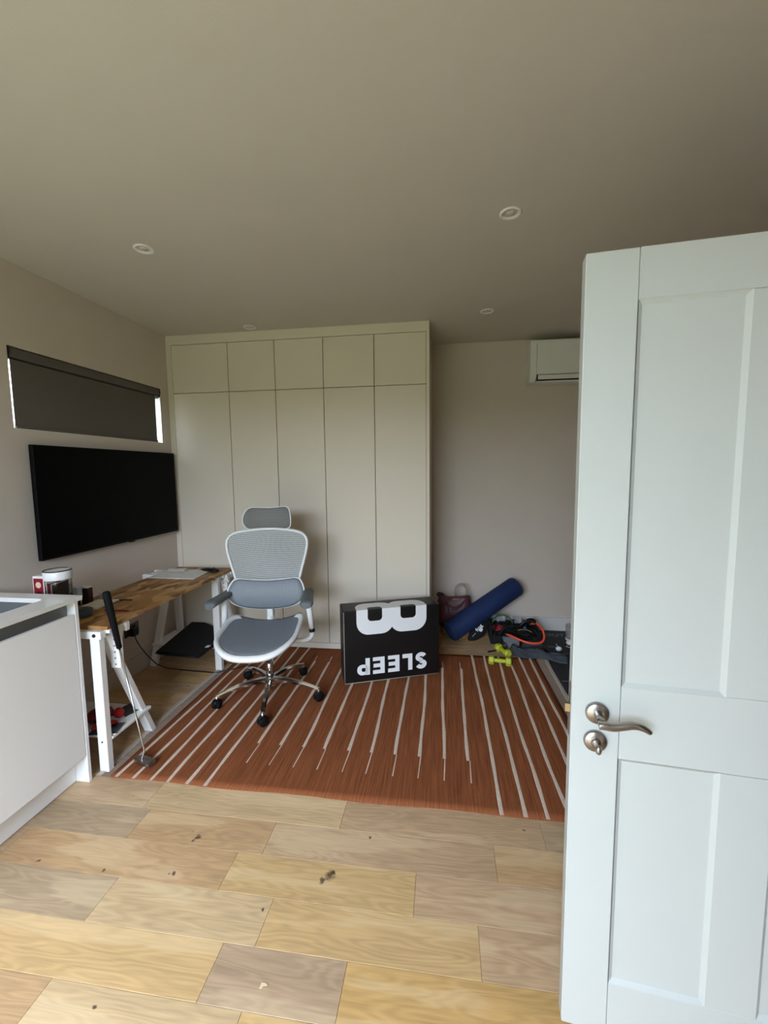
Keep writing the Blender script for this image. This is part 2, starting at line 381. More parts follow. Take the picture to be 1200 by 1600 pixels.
# oak planks -------------------------------------------------------
TONE = {'y': (200, 167, 118), 'p': (202, 174, 134), 'g': (178, 154, 124), 't': (190, 156, 116), 'k': (190, 160, 126), 'b': (176, 150, 122), 's': (200, 163, 106)}
W_ = 0.1521; Y0 = -1.7155
ROWS = {0: ([.934, 1.817], 'kpk'), -1: ([.977, 1.549, 2.43], 'gtkt'), -2: ([1.456, 2.141], 'tyk'), -3: ([1.074, 1.662, 2.348], 'gpyk'),
        -4: ([1.562, 1.955], 'ybs'), -5: ([1.114, 1.697], 'tps'), 11: ([.7, 1.6, 2.42], 'tktg'), 12: ([.9, 2.05, 2.9], 'ktkt')}
k0 = int(math.floor((YF-Y0)/W_)); k1 = int(math.ceil((YB-Y0)/W_))
rnd = random.Random(3)
for k in range(k0, k1):
    ya, yb = max(YF, Y0+k*W_), min(YB, Y0+(k+1)*W_)
    if yb-ya < .01: continue
    js, tones = ROWS.get(k, ([], ''))
    if js:
        js = list(js); tn = list(tones)
        x = js[0]
        while x > .3: x -= rnd.uniform(.75, .95); js.insert(0, x) ; tn.insert(0, rnd.choice('ytkpg'))
        x = js[-1]
        while x < BX-.4: x += rnd.uniform(.55, .9); js.append(x); tn.append(rnd.choice('ytkpg'))
    else:
        js = [rnd.uniform(-.6, -.1)]; tn = ['t']
        while js[-1] < BX-.4: js.append(js[-1]+rnd.uniform(.5, .95)); tn.append(rnd.choice('ytktkg'))
        tn.append('t')
    xs = [-2.0] + js + [BX+2]
    xmax = BX if k < -4 else (WX if yb > -2.2 else BX)
    for i in range(len(xs)-1):
        xa, xb = max(0, xs[i]), min(BX, xs[i+1])
        if xb-xa < .03: continue
        cx_, cy_ = (xa+xb)/2, (ya+yb)/2
        bm = nb(); g = .0004
        box(bm, xa-cx_+g, xb-cx_-g, ya-cy_+g, yb-cy_-g, -.0145, 0, bev=.0007)
        o = obj('plank', bm, m_oak, floor, loc=(cx_, cy_, 0))
        t = TONE[tn[min(i, len(tn)-1)]]; s = rnd.uniform(.96, 1.04)
        o.color = tuple(c*s for c in lin(t)) + (1,)

# ------------------------------------------------------------------ ceiling downlights
def downlight(x, y, label):
    t = thing('ceiling_downlight', label, 'downlight', (x, y, H), 0, 'recessed ceiling downlights')
    bm = nb(); lathe(bm, [(.030, .004), (.030, -.003), (.044, -.007), (.047, -.004), (.047, 0)], 28); obj('trim_ring', bm, m_plastic, t)
    bm = nb(); lathe(bm, [(.030, -.0005), (.020, .002), (.018, -.003), (0, -.0035)], 24); obj('lens', bm, mat('lamp_lens', (200, 196, 188), .3), t)
    return t
downlight(2.52, -1.265, 'white recessed downlight at upper right of the ceiling, the largest in view')
downlight(.768, -1.25, 'white recessed downlight on the left side of the ceiling above the blind')
downlight(2.535, -.116, 'small-looking white downlight near the air conditioner')
downlight(.768, -.09, 'small-looking white downlight just in front of the wardrobe top')

# ------------------------------------------------------------------ fitted wardrobe
wd = thing('fitted_wardrobe', 'floor to ceiling beige fitted wardrobe with five tall doors and five top doors', 'wardrobe', (0, 0, 0))
WW = 2.129
for d in ((0.0005, .046, 0, .02, 0, H-.0005), (2.106, WW, 0, .02, 0, H-.0005)): bx('stile', m_ward, d, wd)
bx('cornice_panel', m_ward, (.046, 2.106, 0, .02, 2.486, H-.0005), wd)
bx('plinth', m_ward, (.046, 2.106, .0, .02, 0, .05), wd)
bx('side_panel', m_ward, (WW-.02, WW, .02, YB-.001, 0, H-.0005), wd)
bx('carcass', m_dark, (.001, WW-.021, .024, .04, .02, H-.02), wd)
xs = [.046, .529, .920, 1.311, 1.710, 2.106]
for i in range(5):
    a, b = xs[i]+.0023, xs[i+1]-.0023
    bx('tall_door', m_ward, (a, b, 0, .02, .053, 2.1), wd, bev=.001)
    bx('top_door', m_ward, (a, b, 0, .02, 2.105, 2.482), wd, bev=.001)

# ------------------------------------------------------------------ air conditioner
ac = thing('air_conditioner', 'white wall-mounted air conditioner high on the alcove wall, half behind the open door', 'air conditioner', (3.33, .62, 2.17))
bm = nb()
prism(bm, [(0, .325), (-.20, .325), (-.205, .09), (-.2, .045), (-.16, 0), (0, 0)], 'x', -.395, .395)
o = obj('housing', bm, m_plastic, ac)
bx('front_flap', m_plastic, (-.335, .335, -.2065, -.195, .012, .052), ac, bev=.003)
bx('flap_gap', m_dark, (-.345, .345, -.2055, -.19, .005, .0545), ac)
bx('side_seam', mat('seam_grey', (120, 118, 116), .6), (-.3452, -.3432, -.2061, -.1, .0, .3), ac)

# ------------------------------------------------------------------ television and roller blind
tv = thing('wall_television', 'large black flat television mounted on the left wall under the blind', 'television', (0, -.6525, .981))
bx('tv_bezel', m_bezel, (.025, .05, -.6075, .6075, 0, .637), tv, bev=.002)
bx('screen', m_screen, (.0501, .0508, -.600, .600, .012, .630), tv)
bx('tv_mount', m_black, (0.0005, .025, -.25, .25, .18, .46), tv)
bx('sensor_lug', m_bezel, (.035, .052, .06, .10, -.006, 0), tv)

bl = thing('roller_blind', 'dark grey roller blind pulled down over the high window', 'blind', (0, -.705, 1.704))
bm = nb()
prism(bm, [(-.05, .418), (-.004, .418), (.003, .411), (.004, .372), (0, .365), (-.05, .365)], 'y', -.592, .590)
obj('cassette', bm, m_cass, bl)
for a_, b_ in ((-.597, -.592), (.590, .5965)):
    bm = nb(); prism(bm, [(-.05, .4205), (-.002, .4205), (.006, .414), (.008, .385), (.0, .355), (-.02, .345), (-.05, .345)], 'y', a_, b_)
    obj('end_cap', bm, m_black, bl)
bm = nb(); box(bm, -.0125, -.0115, -.580, .553, .010, .364); obj('fabric', bm, m_blind, bl)
bx('bottom_bar', m_blind, (-.016, -.004, -.580, .553, -.0015, .014), bl, bev=.002)
bx('cassette_slot', m_black, (-.04, -.002, -.591, .589, .358, .3649), bl)

# ------------------------------------------------------------------ kitchen base unit, worktop, sink
kc = thing('kitchen_base_cabinet', 'white handleless kitchen base cabinet at the left edge', 'cabinet', (0, -1.59, 0))
bx('end_panel', m_cab, (.02, .574, -.018, 0, 0, .8825), kc, bev=.001)
bx('plinth', m_cab, (.487, .507, -2.13, -.019, .004, .15), kc)
bx('handle_rail', m_rail, (.525, .533, -2.13, -.019, .812, .878), kc)
bx('carcass', m_cab, (.02, .524, -2.13, -.019, .15, .69), kc)
bx('top_rail', m_cab, (.48, .524, -2.13, -.019, .69, .878), kc)
for i, (a, b) in enumerate(((-.62, -.0205), (-1.222, -.623), (-1.824, -1.225))):
    bx('cabinet_door', m_cab, (.555, .573, a, b, .135, .822), kc, bev=.0015)

SX0, SX1, SY0, SY1 = .10, .476, -2.15, -1.655
def make_worktop():
    bm = nb(); X0, X1, YA, YE = .001, .594, -3.42, -1.585
    inner = rrect(SX0, SX1, SY0, SY1, .03, 5)
    outer = []
    for (x, y) in inner:   # matching outer ring for a clean quad strip
        dx, dy = x-(SX0+SX1)/2, y-(SY0+SY1)/2
        outer.append(None)
    n = len(inner); q = n//4
    cs = [(X1, YE), (X0, YE), (X0, YA), (X1, YA)]
    for i in range(n): outer[i] = cs[i//q]
    for z in (.883, .903):
        vi = [bm.verts.new((x, y, z)) for x, y in inner]; vo = [bm.verts.new((x, y, z)) for x, y in cs]
        for c in range(4):
            seg = vi[c*q:(c+1)*q]
            for a, b in zip(seg, seg[1:]): bm.faces.new((vo[c], a, b))
            bm.faces.new((vo[c], seg[-1], vi[((c+1)*q) % n], vo[(c+1) % 4]))
        if z == .883: lo_i, lo_o = vi, vo
        else: hi_i, hi_o = vi, vo
    for i in range(n): bm.faces.new((lo_i[i], lo_i[(i+1) % n], hi_i[(i+1) % n], hi_i[i]))
    for i in range(4): bm.faces.new((lo_o[i], lo_o[(i+1) % 4], hi_o[(i+1) % 4], hi_o[i]))
    return bm
wt = obj('kitchen_worktop', make_worktop(), m_quartz); tag(wt, 'pale quartz worktop with a sink cut-out, left edge', 'worktop')
bm = nb(); rings = []
for (ins, z) in ((-.01, .8825), (0.0, .8825), (.0, .875), (.008, .72), (.03, .705)):
    rings.append([bm.verts.new((x, y, z)) for x, y in rrect(SX0+ins, SX1-ins, SY0+ins, SY1-ins, .035, 5)])
for A, B in zip(rings, rings[1:]):
    for i in range(len(A)): bm.faces.new((A[i], A[(i+1) % len(A)], B[(i+1) % len(A)], B[i])).smooth = False
bm.faces.new(rings[-1])
sink = thing('kitchen_sink', 'dark grey undermount sink set into the pale worktop', 'sink', (.288, -1.9, .705))
o = obj('basin', bm, m_sinkgrey, sink); o.location = (-.288, 1.9, -.705)
bm = nb(); lathe(bm, [(.04, .0005), (.038, .004), (.02, .002), (0, .002)], 20); obj('drain', bm, m_steel, sink)

# ------------------------------------------------------------------ trestles and desk
def trestle(y_vert, label):
    # local frame: x along the beam, y into the room's depth
    t = thing('desk_trestle', label, 'trestle', (0, y_vert, 0), 0, 'white desk trestles')
    def leg(x0, yb, yt, ww=.05, d=.034):
        bm = nb(); vs = box(bm, x0, x0+ww, -d/2, d/2, 0, .672, bev=.002)
        sh = (yt-yb)/.672
        for v in bm.verts: v.co.y += yb + sh*v.co.z
        return obj('leg', bm, m_white, t)
    leg(.566, .017, .017); l2 = leg(.556, .345, .07)
    leg(.03, .02, .27); leg(.04, .35, .33)
    bx('shelf', m_white, (.03, .618, .035, .315, .148, .163), t, bev=.002)
    bx('front_beam', m_white, (.02, .625, 0, .034, .672, .709), t, bev=.002)
    bx('rear_beam', m_white, (.02, .655, .13, .155, .667, .711), t, bev=.002)
    bx('top_rail', m_white, (.06, .6435, .035, .13, .690, .711), t, bev=.002)
    bm = nb(); vs = box(bm, .583, .637, .098, .122, .485, .69, bev=.002); hs = obj('height_strip', bm, m_white, t)
    for k in range(6):
        bm = nb(); cyl(bm, (.61, .0965, .505+.032*k), (.61, .0985, .505+.032*k), .0048, n=10); obj('peg_hole', bm, mat('hole_grey', (120, 122, 124), .7), hs)
    for (x, z, r, mm) in ((.592, .69, .0085, m_black), (.592, .155, .004, m_socket)):
        bm = nb(); cyl(bm, (x, .0, z), (x, -.004, z), r, n=14); obj('screw', bm, mm, t)
    bm = nb()
    prism(bm, [(.06, .702), (.10, .702), (.10, .66), (.088, .645), (.075, .66)], 'x', .625, .66)
    obj('hinge_bracket', bm, m_white, t)
    return t
trestle(-1.535, 'white wooden trestle nearest the camera beside the kitchen cabinet')
trestle(-.462, 'white wooden trestle at the far end of the desk, behind the chair')

bm = nb(); box(bm, .185, .645, -1.512, -.272, .7115, .7295, bev=.001)
desk = obj('chipboard_desk', bm, m_osb); tag(desk, 'brown OSB chipboard desk top resting on two white trestles', 'desk')
DZ = .7297

# --- things on the desk
t = thing('toy_packet', 'dark red and white card packet box standing behind the worktop', 'box', (.233, -1.46, DZ))
BH = .222
bx('card_box', m_cardwhite, (-.032, .032, -.0, .15, 0, BH), t, bev=.0012)
bx('red_front', m_redbox, (-.027, .027, -.0008, .0002, .012, BH-.012), t)
bm = nb(); cyl(bm, (0, -.0009, BH-.045), (0, -.0016, BH-.045), .0155, n=20); obj('cream_badge', bm, m_cream, t)
bm = nb(); cyl(bm, (0, -.0009, BH-.095), (0, -.0016, BH-.095), .019, n=20); obj('dark_badge', bm, mat('badge_dark', (54, 14, 26), .5), t)
bx('red_side_band', m_redbox, (.0318, .0328, .008, .145, BH-.055, BH-.012), t)
bx('red_side_strip', m_redbox, (.0318, .0328, .008, .03, .02, BH-.05), t)
bx('side_window', mat('window_dark', (40, 34, 36), .15), (.0318, .0328, .038, .145, .02, BH-.06), t)
bm = nb(); prism(bm, [(.012+.026*math.cos(a*PI/8)+.018, BH-.036+.013*math.sin(a*PI/8)) for a in range(16)], 'x', .0328, .0336); obj('cream_patch', bm, m_cream, t)
bm = nb()
for q in range(3):
    y0 = .075+.022*q; prism(bm, [(y0, BH-.018), (y0+.012, BH-.016), (y0+.008, BH-.03)], 'x', .0328, .0334)
obj('white_flash', bm, m_cardwhite, t)

t = thing('storage_jar', 'clear storage jar with a white lid behind the worktop corner', 'jar', (.352, -1.465, DZ))
bm = nb(); lathe(bm, [(0, .001), (.052, .001), (.055, .01), (.055, .215), (.052, .222), (.050, .222), (.052, .21), (.052, .012), (0, .006)], 32); obj('glass_body', bm, m_glass, t)
bm = nb(); lathe(bm, [(.058, .215), (.060, .22), (.060, .25), (.056, .257), (.048, .257), (0, .257)], 32); obj('lid', bm, m_plastic, t)
bm = nb(); tube(bm, [(.057*math.cos(a*PI/12), .057*math.sin(a*PI/12), .258) for a in range(-18, 4)], .0025, 6); obj('lid_seal', bm, m_black, t)

t = thing('pale_blue_box', 'small pale blue and black box among the jars at the near desk end', 'box', (.240, -1.268, DZ))
bx('box_body', m_black, (-.045, -.012, 0, .05, 0, .098), t, bev=.002)
bx('box_label', mat('pale_blue_card', (176, 194, 212), .5), (-.014, .022, -.003, .03, .05, .112), t, bev=.002)
t = thing('dark_box', 'dark red-brown box standing against the pale blue box', 'box', (.252, -1.21, DZ))
bx('box_body', mat('dark_redbrown', (56, 26, 28), .45), (-.028, .016, 0, .035, 0, .090), t, bev=.002)
bx('white_top', m_cardwhite, (-.028, .015, .001, .034, .0901, .096), t, bev=.001)
t = thing('tiny_jar', 'tiny clear pinkish jar right of the dark red-brown box', 'jar', (.286, -1.135, DZ))
bm = nb(); lathe(bm, [(0, 0), (.012, 0), (.013, .004), (.013, .034), (.010, .038)], 20); obj('jar_body', bm, mat('pinkish_glass', (150, 118, 110), .15), t)
bm = nb(); lathe(bm, [(.010, .0382), (.012, .040), (.012, .048), (0, .048)], 20); obj('cap', bm, mat('cap_grey', (170, 172, 176), .4), t)

t = thing('white_notepad', 'white notepad lying behind the putter grip on the desk', 'notepad', (.338, -1.222, DZ), .04)
bx('pad', m_cardwhite, (-.06, .05, -.075, .075, 0, .010), t, bev=.002)
bx('cover', m_cardwhite, (-.057, .047, -.072, .072, .0102, .0114), t)
t = thing('blue_tin', 'flat round blue tin on the near end of the desk', 'tin', (.385, -1.385, DZ))
bm = nb(); lathe(bm, [(0, 0), (.050, 0), (.052, .003), (.052, .018)], 32); obj('tin_base', bm, m_bluetin, t)
bm = nb(); lathe(bm, [(.0535, .0182), (.0535, .030), (.050, .033), (0, .033)], 32); obj('tin_lid', bm, m_tintop, t)
bx('tin_label', m_cardwhite, (-.012, .004, -.0528, -.0515, .004, .014), t)
t = thing('red_pen', 'dark red pen lying on the desk beside the putter grip', 'pen', (.53, -1.305, DZ+.0045), .03)
bm = nb(); tube(bm, [(-.075, 0, 0), (.05, 0, 0), (.062, 0, 0), (.07, 0, 0)], [.0045, .0045, .0025, .001], 10); obj('pen_body', bm, mat('maroon_plastic', (86, 18, 24), .35), t)
t = thing('thin_marker', 'thin black and white marker lying across the desk', 'pen', (.40, -1.128, DZ+.004), .1)
bm = nb(); tube(bm, [(-.01, 0, 0), (.065, 0, 0)], .004, 10); obj('pen_body', bm, m_black, t)
bm = nb(); tube(bm, [(-.06, 0, 0), (-.0101, 0, 0)], .0038, 10); obj('pen_cap', bm, m_plastic, t)

# papers at the far end
t = thing('large_sheet', 'large sheet of pale paper spread at the far end of the desk', 'paper', (.36, -.49, DZ))
bm = nb()
grid(bm, lambda u, v: Vector((-.165+.345*u-.02*v, -.145+.27*v, .0012+.005*math.exp(-((u-.12)**2+(v-.6)**2)*30)+.003*math.sin(5*u+2*v)**2*v)), 20, 14)
obj('sheet', bm, m_paper, t, solid=.0006)
bm = nb(); rr = random.Random(5)
for q in range(14):
    a = -.13+.02*q; y = -.11+rr.random()*.18
    box(bm, a, a+.03+.05*rr.random(), y, y+.002, .0075, .0079)
o = obj('faint_drawing', bm, m_ink, t); o['kind'] = 'stuff'
t = thing('torn_sheet', 'smaller curled sheet lying on top of the large sheet', 'paper', (.27, -.42, DZ+.008), .3)
bm = nb(); grid(bm, lambda u, v: Vector((-.05+.12*u, -.05+.1*v, .001+.012*(1-u)**4+.004*math.sin(3*v)**2)), 12, 8); obj('sheet', bm, m_paper, t, solid=.0005)

t = thing('black_computer_mouse', 'black curved mouse-like gadget on the paper at the far desk end', 'computer mouse', (.515, -.385, DZ+.001), -.35)
bm = nb(); vs = []
sec = [(-.085, .012, .006), (-.06, .024, .014), (-.02, .028, .020), (.02, .030, .022), (.05, .032, .022), (.075, .026, .018), (.085, .012, .010)]
rings = []
for (x, hw, hh) in sec:
    rings.append([bm.verts.new((x, hw*math.cos(a*PI/8), .002+hh*max(0, math.sin(a*PI/8)) + (0 if math.sin(a*PI/8) > 0 else 0))) for a in range(9)])
for A, B in zip(rings, rings[1:]):
    for i in range(8): bm.faces.new((A[i], A[i+1], B[i+1], B[i])).smooth = True
    bm.faces.new((A[8], A[0], B[0], B[8]))
bm.faces.new(rings[0]); bm.faces.new(rings[-1]); obj('shell', bm, m_black, t)
bm = nb(); cyl(bm, (.045, -.004, .026), (.045, .004, .026), .007, n=14); obj('scroll_wheel', bm, m_armgrey, t)

# --- shelf things
t = thing('red_dog_toy', 'small red ball toy on the near trestle shelf', 'toy', (.545, -1.37, .205))
bm = nb(); ell(bm, (0, 0, 0), (.026, .026, .026)); obj('ball', bm, m_red, t)
bm = nb(); tube(bm, [(-.0, .0, -.02), (-.03, .03, -.03), (-.07, .03, -.034)], .006, 8); obj('cord', bm, m_fabblk, t)
t = thing('grey_booklet', 'flat grey booklet on the near trestle shelf front edge', 'booklet', (.56, -1.455, .1632), .25)
bx('cover', mat('slate_cover', (70, 76, 88), .5), (-.08, .055, -.045, .05, 0, .008), t, bev=.001)
bx('pages', m_paper, (-.078, .0555, -.046, .048, .002, .006), t)
t = thing('red_glove', 'red cloth bundle lying on the grey booklet', 'cloth', (.53, -1.455, .1728), .5)
bm = nb(); ell(bm, (0, 0, .014), (.055, .024, .014), M=Matrix.Rotation(.2, 4, 'Z')); ell(bm, (.03, .014, .012), (.032, .014, .012)); obj('folded_cloth', bm, m_red, t)
t = thing('dark_booklet', 'dark booklet at the rear of the near trestle shelf', 'booklet', (.535, -1.285, .1632), -.3)
bx('cover', mat('dark_cover', (52, 56, 62), .5), (-.06, .05, -.05, .05, 0, .008), t, bev=.001)
bx('page_block', m_paper, (-.058, .0505, -.0505, .048, .002, .006), t)
t = thing('red_pouch', 'dark red pouch seen between the cabinet and the near trestle leg', 'pouch', (.44, -1.38, .1632))
bm = nb(); ell(bm, (0, 0, .03), (.06, .07, .03)); obj('pouch_body', bm, mat('dark_red_cloth', (104, 18, 24), .8), t)
bm = nb(); tube(bm, [(-.05, 0, .045), (0, 0, .0605), (.05, 0, .045)], .002, 6); obj('zip', bm, m_black, t)

# laptop sleeve on the far trestle shelf
t = thing('laptop_sleeve', 'black padded laptop sleeve lying across the far trestle shelf', 'laptop sleeve', (.33, -.31, .164))
bm = nb(); prism(bm, [(-.135, -.30), (.225, -.33), (.222, .10), (-.10, .30), (-.232, .30)], 'z', 0, .026)
bmesh.ops.bevel(bm, geom=list(bm.edges), offset=.01, segments=2, affect='EDGES')
obj('sleeve_body', bm, m_fabblk, t)
bm = nb(); box(bm, .185, .213, -.195, -.155, .0262, .0275); tg = obj('brand_tag', bm, m_print, t); tg['label'] = 'small white tag'
bm = nb(); tube(bm, [(-.135, -.301, .013), (.05, -.3155, .013), (.224, -.331, .013)], .0025, 6); obj('zip', bm, m_black, t)

t = thing('power_adapter', 'dark power adapter on the floor behind the far trestle leg', 'power adapter', (.66, -.30, 0.0), .4)
bx('adapter_body', mat('adapter_grey', (58, 52, 54), .5), (-.06, .07, -.04, .04, .0, .045), t, bev=.01, seg=3)
bm = nb(); tube(bm, [(.07, 0, .02), (.10, 0, .015), (.13, .02, .006)], .003, 8); obj('lead', bm, m_black, t)

# wall sockets
def socket(y, z, label):
    t = thing('wall_socket', label, 'socket', (0, y, z), 0, 'brushed wall sockets under the desk')
    bx('face_plate', m_socket, (.0002, .006, -.073, .073, -.043, .043), t, bev=.002)
    for s in (-1, 1): bx('rocker', m_black, (.0062, .010, s*.02-.008, s*.02+.008, .010, .028), t)
    return t
socket(-.585, .335, 'double wall socket under the desk holding the black plug')
bx_s = thing('wall_switch_plate', 'pale blank wall plate under the desk behind the near trestle', 'wall plate', (0, -1.02, .43))
bx('plate', m_wall, (.0002, .006, -.05, .05, -.06, .06), bx_s, bev=.003)
t = thing('power_plug', 'black mains plug with a long cable running to the chair', 'plug', (.0102, -.60, .325))
bm = nb(); box(bm, .0, .045, -.028, .028, -.03, .03, bev=.01, seg=3); obj('plug_body', bm, m_black, t)
bm = nb()
P = [(.03, 0, -.03), (.035, .0, -.06), (.045, .03, -.13), (.07, .075, -.22), (.11, .10, -.285), (.17, .115, -.318), (.27, .11, -.3212), (.40, .10, -.3212), (.52, .095, -.3212), (.58, .095, -.3212), (.63, .10, -.312), (.70, .14, -.3085), (.76, .20, -.3085), (.80, .22, -.3085), (.86, .17, -.3085), (.90, .10, -.307)]
tube(bm, P, .0036, 8); obj('cable', bm, m_black, t)

# ------------------------------------------------------------------ putter
t = thing('golf_putter', 'golf putter with black grip leaning against the desk edge', 'golf club', (.742, -1.468, .012))
top = Vector((.640-.742, -1.500+1.468, .897-.012)); bot = Vector((.008, .012, .055))
mid = bot.lerp(top, .66)
bm = nb(); tube(bm, [top, top.lerp(mid, .03), top.lerp(mid, .3), mid, mid.lerp(top, -.02)], [.013, .0175, .0165, .0125, .006], 14); obj('grip', bm, m_rubber, t)
bm = nb(); tube(bm, [mid, bot.lerp(top, .04), bot, Vector((.002, .0, .028)), Vector((.0, .0, .02))], [.0048, .0042, .0042, .0045, .0048], 10); obj('shaft', bm, m_chrome, t)
bm = nb()
Mh = Matrix.Rotation(-.30, 4, 'Z')
prism(bm, [(-.045, -.012), (-.045, .012), (-.02, .026), (.03, .03), (.07, .026), (.07, -.012), (.02, -.02)], 'z', 0, .022)
bmesh.ops.bevel(bm, geom=list(bm.edges), offset=.003, segments=2, affect='EDGES')
for k in range(3): box(bm, .0+.014*k, .008+.014*k, .004, .012, .0222, .024)
bmesh.ops.transform(bm, matrix=Mh, verts=bm.verts); obj('club_head', bm, m_steel, t)

# ------------------------------------------------------------------ rug
RX0, RX1, RY0, RY1 = .648, 2.952, -1.566, -.006
def wave(x, y): return .0018*math.sin(9*x+3*y) + .0014*math.sin(14*y-4*x)
def edge_dx(y):  # slight wobble of the weave lines
    return .006*math.sin(5.5*y+1.0) + .003*math.sin(13*y)
rug = thing('striped_rug', 'flat-woven rust brown rug with cream stripes and fringed ends', 'rug', (1.8, -.8, 0))
def RP(x, y, z): return (x-1.8, y+.8, z)
RT = .006
bm = nb()
def fr_x(u, v):
    y = RY0+(RY1-RY0)*v; return RX0+(RX1-RX0)*u + edge_dx(y)*(1-2*abs(u-.5))*.6 + (.012*math.sin(4*v+.5) if u > .99 else 0), y
def topf(u, v):
    x, y = fr_x(u, v); yy = y
    if v < .02: yy += .004*math.sin(9*x)
    return Vector(RP(x, yy, RT+wave(x, y)*.5))
V = grid(bm, topf, 60, 40)
B = grid(bm, lambda u, v: Vector(RP(fr_x(u, v)[0], topf(u, v).y-.8, .0012)), 60, 40)
rim = lambda G: [G[0][i] for i in range(61)] + [G[j][60] for j in range(1, 41)] + [G[40][i] for i in range(59, -1, -1)] + [G[j][0] for j in range(39, 0, -1)]
ra, rb = rim(V), rim(B)
for i in range(len(ra)):
    j = (i+1) % len(ra); bm.faces.new((ra[i], rb[i], rb[j], ra[j]))
obj('rug_field', bm, m_rug, rug)
def stripe(x0, x1, ya, yb, wa=.0085, name='stripe', thin=False):
    n = 34; bm = nb(); ph = x0*17
    L_, R_ = [], []
    for i in range(n+1):
        f = i/n; y = ya+(yb-ya)*f; x = x0+(x1-x0)*f + (.0045*math.sin(4*y+ph)+.0012*math.sin(11*y+ph*2))*(0.3 if thin else 1)
        hw = wa*(1+.12*math.sin(23*y+ph)); z = RT+wave(x, y)*.5+.0012
        row = [bm.verts.new(RP(x+s*hw, y, z-(0 if abs(s) < 1 else .0012))) for s in (-1, -.7, .7, 1)]
        if L_:
            for q in range(3): bm.faces.new((L_[q], L_[q+1], row[q+1], row[q]))
        L_ = row
    return obj(name, bm, m_stripe, rug)
for a, b in ((.683, .70), (.766, .785), (.857, .872), (.948, .955), (1.049, 1.052), (1.134, 1.14)): stripe(a, b, RY0-.002, RY1+.001)
MID = [1.258, 1.379, 1.501, 1.622, 1.75, 1.865, 1.996, 2.118, 2.239, 2.365]
for i, x in enumerate(MID):
    xt = x - .004
    stripe(x, xt, -1.243, -.245)
    stripe(x+.002, x+.006, -1.398, -1.243, .0028, 'thin_stripe', True)
    stripe(xt, xt-.004, -.245, -.150, .0028, 'thin_stripe', True)
for a, b in ((2.489, 2.462), (2.581, 2.553), (2.668, 2.655), (2.762, 2.735), (2.852, 2.82), (2.915, 2.90)): stripe(a, b, RY0-.002, RY1+.001)
def fringe(xin, xmid, xout):
    bm = nb(); y = RY0+.003; s = 1 if xout > xin else -1
    while y < RY1-.005 if xin > 1 else y < -.44:
        x0 = xin; zz = .0015
        d = .0035
        vs = [(x0-.004*s, y), (xmid+.002*s, y+random.uniform(-.002, .002))]
        for (a, b) in ((vs[0], vs[1]),):
            A = [bm.verts.new(RP(a[0], a[1]-d/2, .003)), bm.verts.new(RP(a[0], a[1]+d/2, .003)), bm.verts.new(RP(b[0], b[1]+d/2, .003)), bm.verts.new(RP(b[0], b[1]-d/2, .003))]
            Bt = [bm.verts.new(v.co-Vector((0, 0, .002))) for v in A]
            bm.faces.new(A)
            for i in range(4): bm.faces.new((A[i], Bt[i], Bt[(i+1) % 4], A[(i+1) % 4]))
        y += .0085
    o = obj('fringe', bm, m_fringe, rug); o['kind'] = 'stuff'
    yend = RY1-.01 if xin > 1 else -.45
    bm = nb(); n = 40
    rows = []
    for i in range(n+1):
        y = RY0+(yend-RY0)*i/n; dx = .004*math.sin(8*y)
        if xin < 1 and y > -.62: dx += .16*(y+.62)**1.0*.35
        rows.append([bm.verts.new(RP(xx+dx, y, z)) for xx, z in ((xmid, .001), (xmid+.003*s, .0055), (xout-.003*s, .0055), (xout, .001))])
    for A, B in zip(rows, rows[1:]):
        for q in range(3): bm.faces.new((A[q], A[q+1], B[q+1], B[q]))
    obj('fringe_border', bm, m_fringew, rug)
fringe(RX0, .597, .568)
fringe(RX1, 3.003, 3.030)

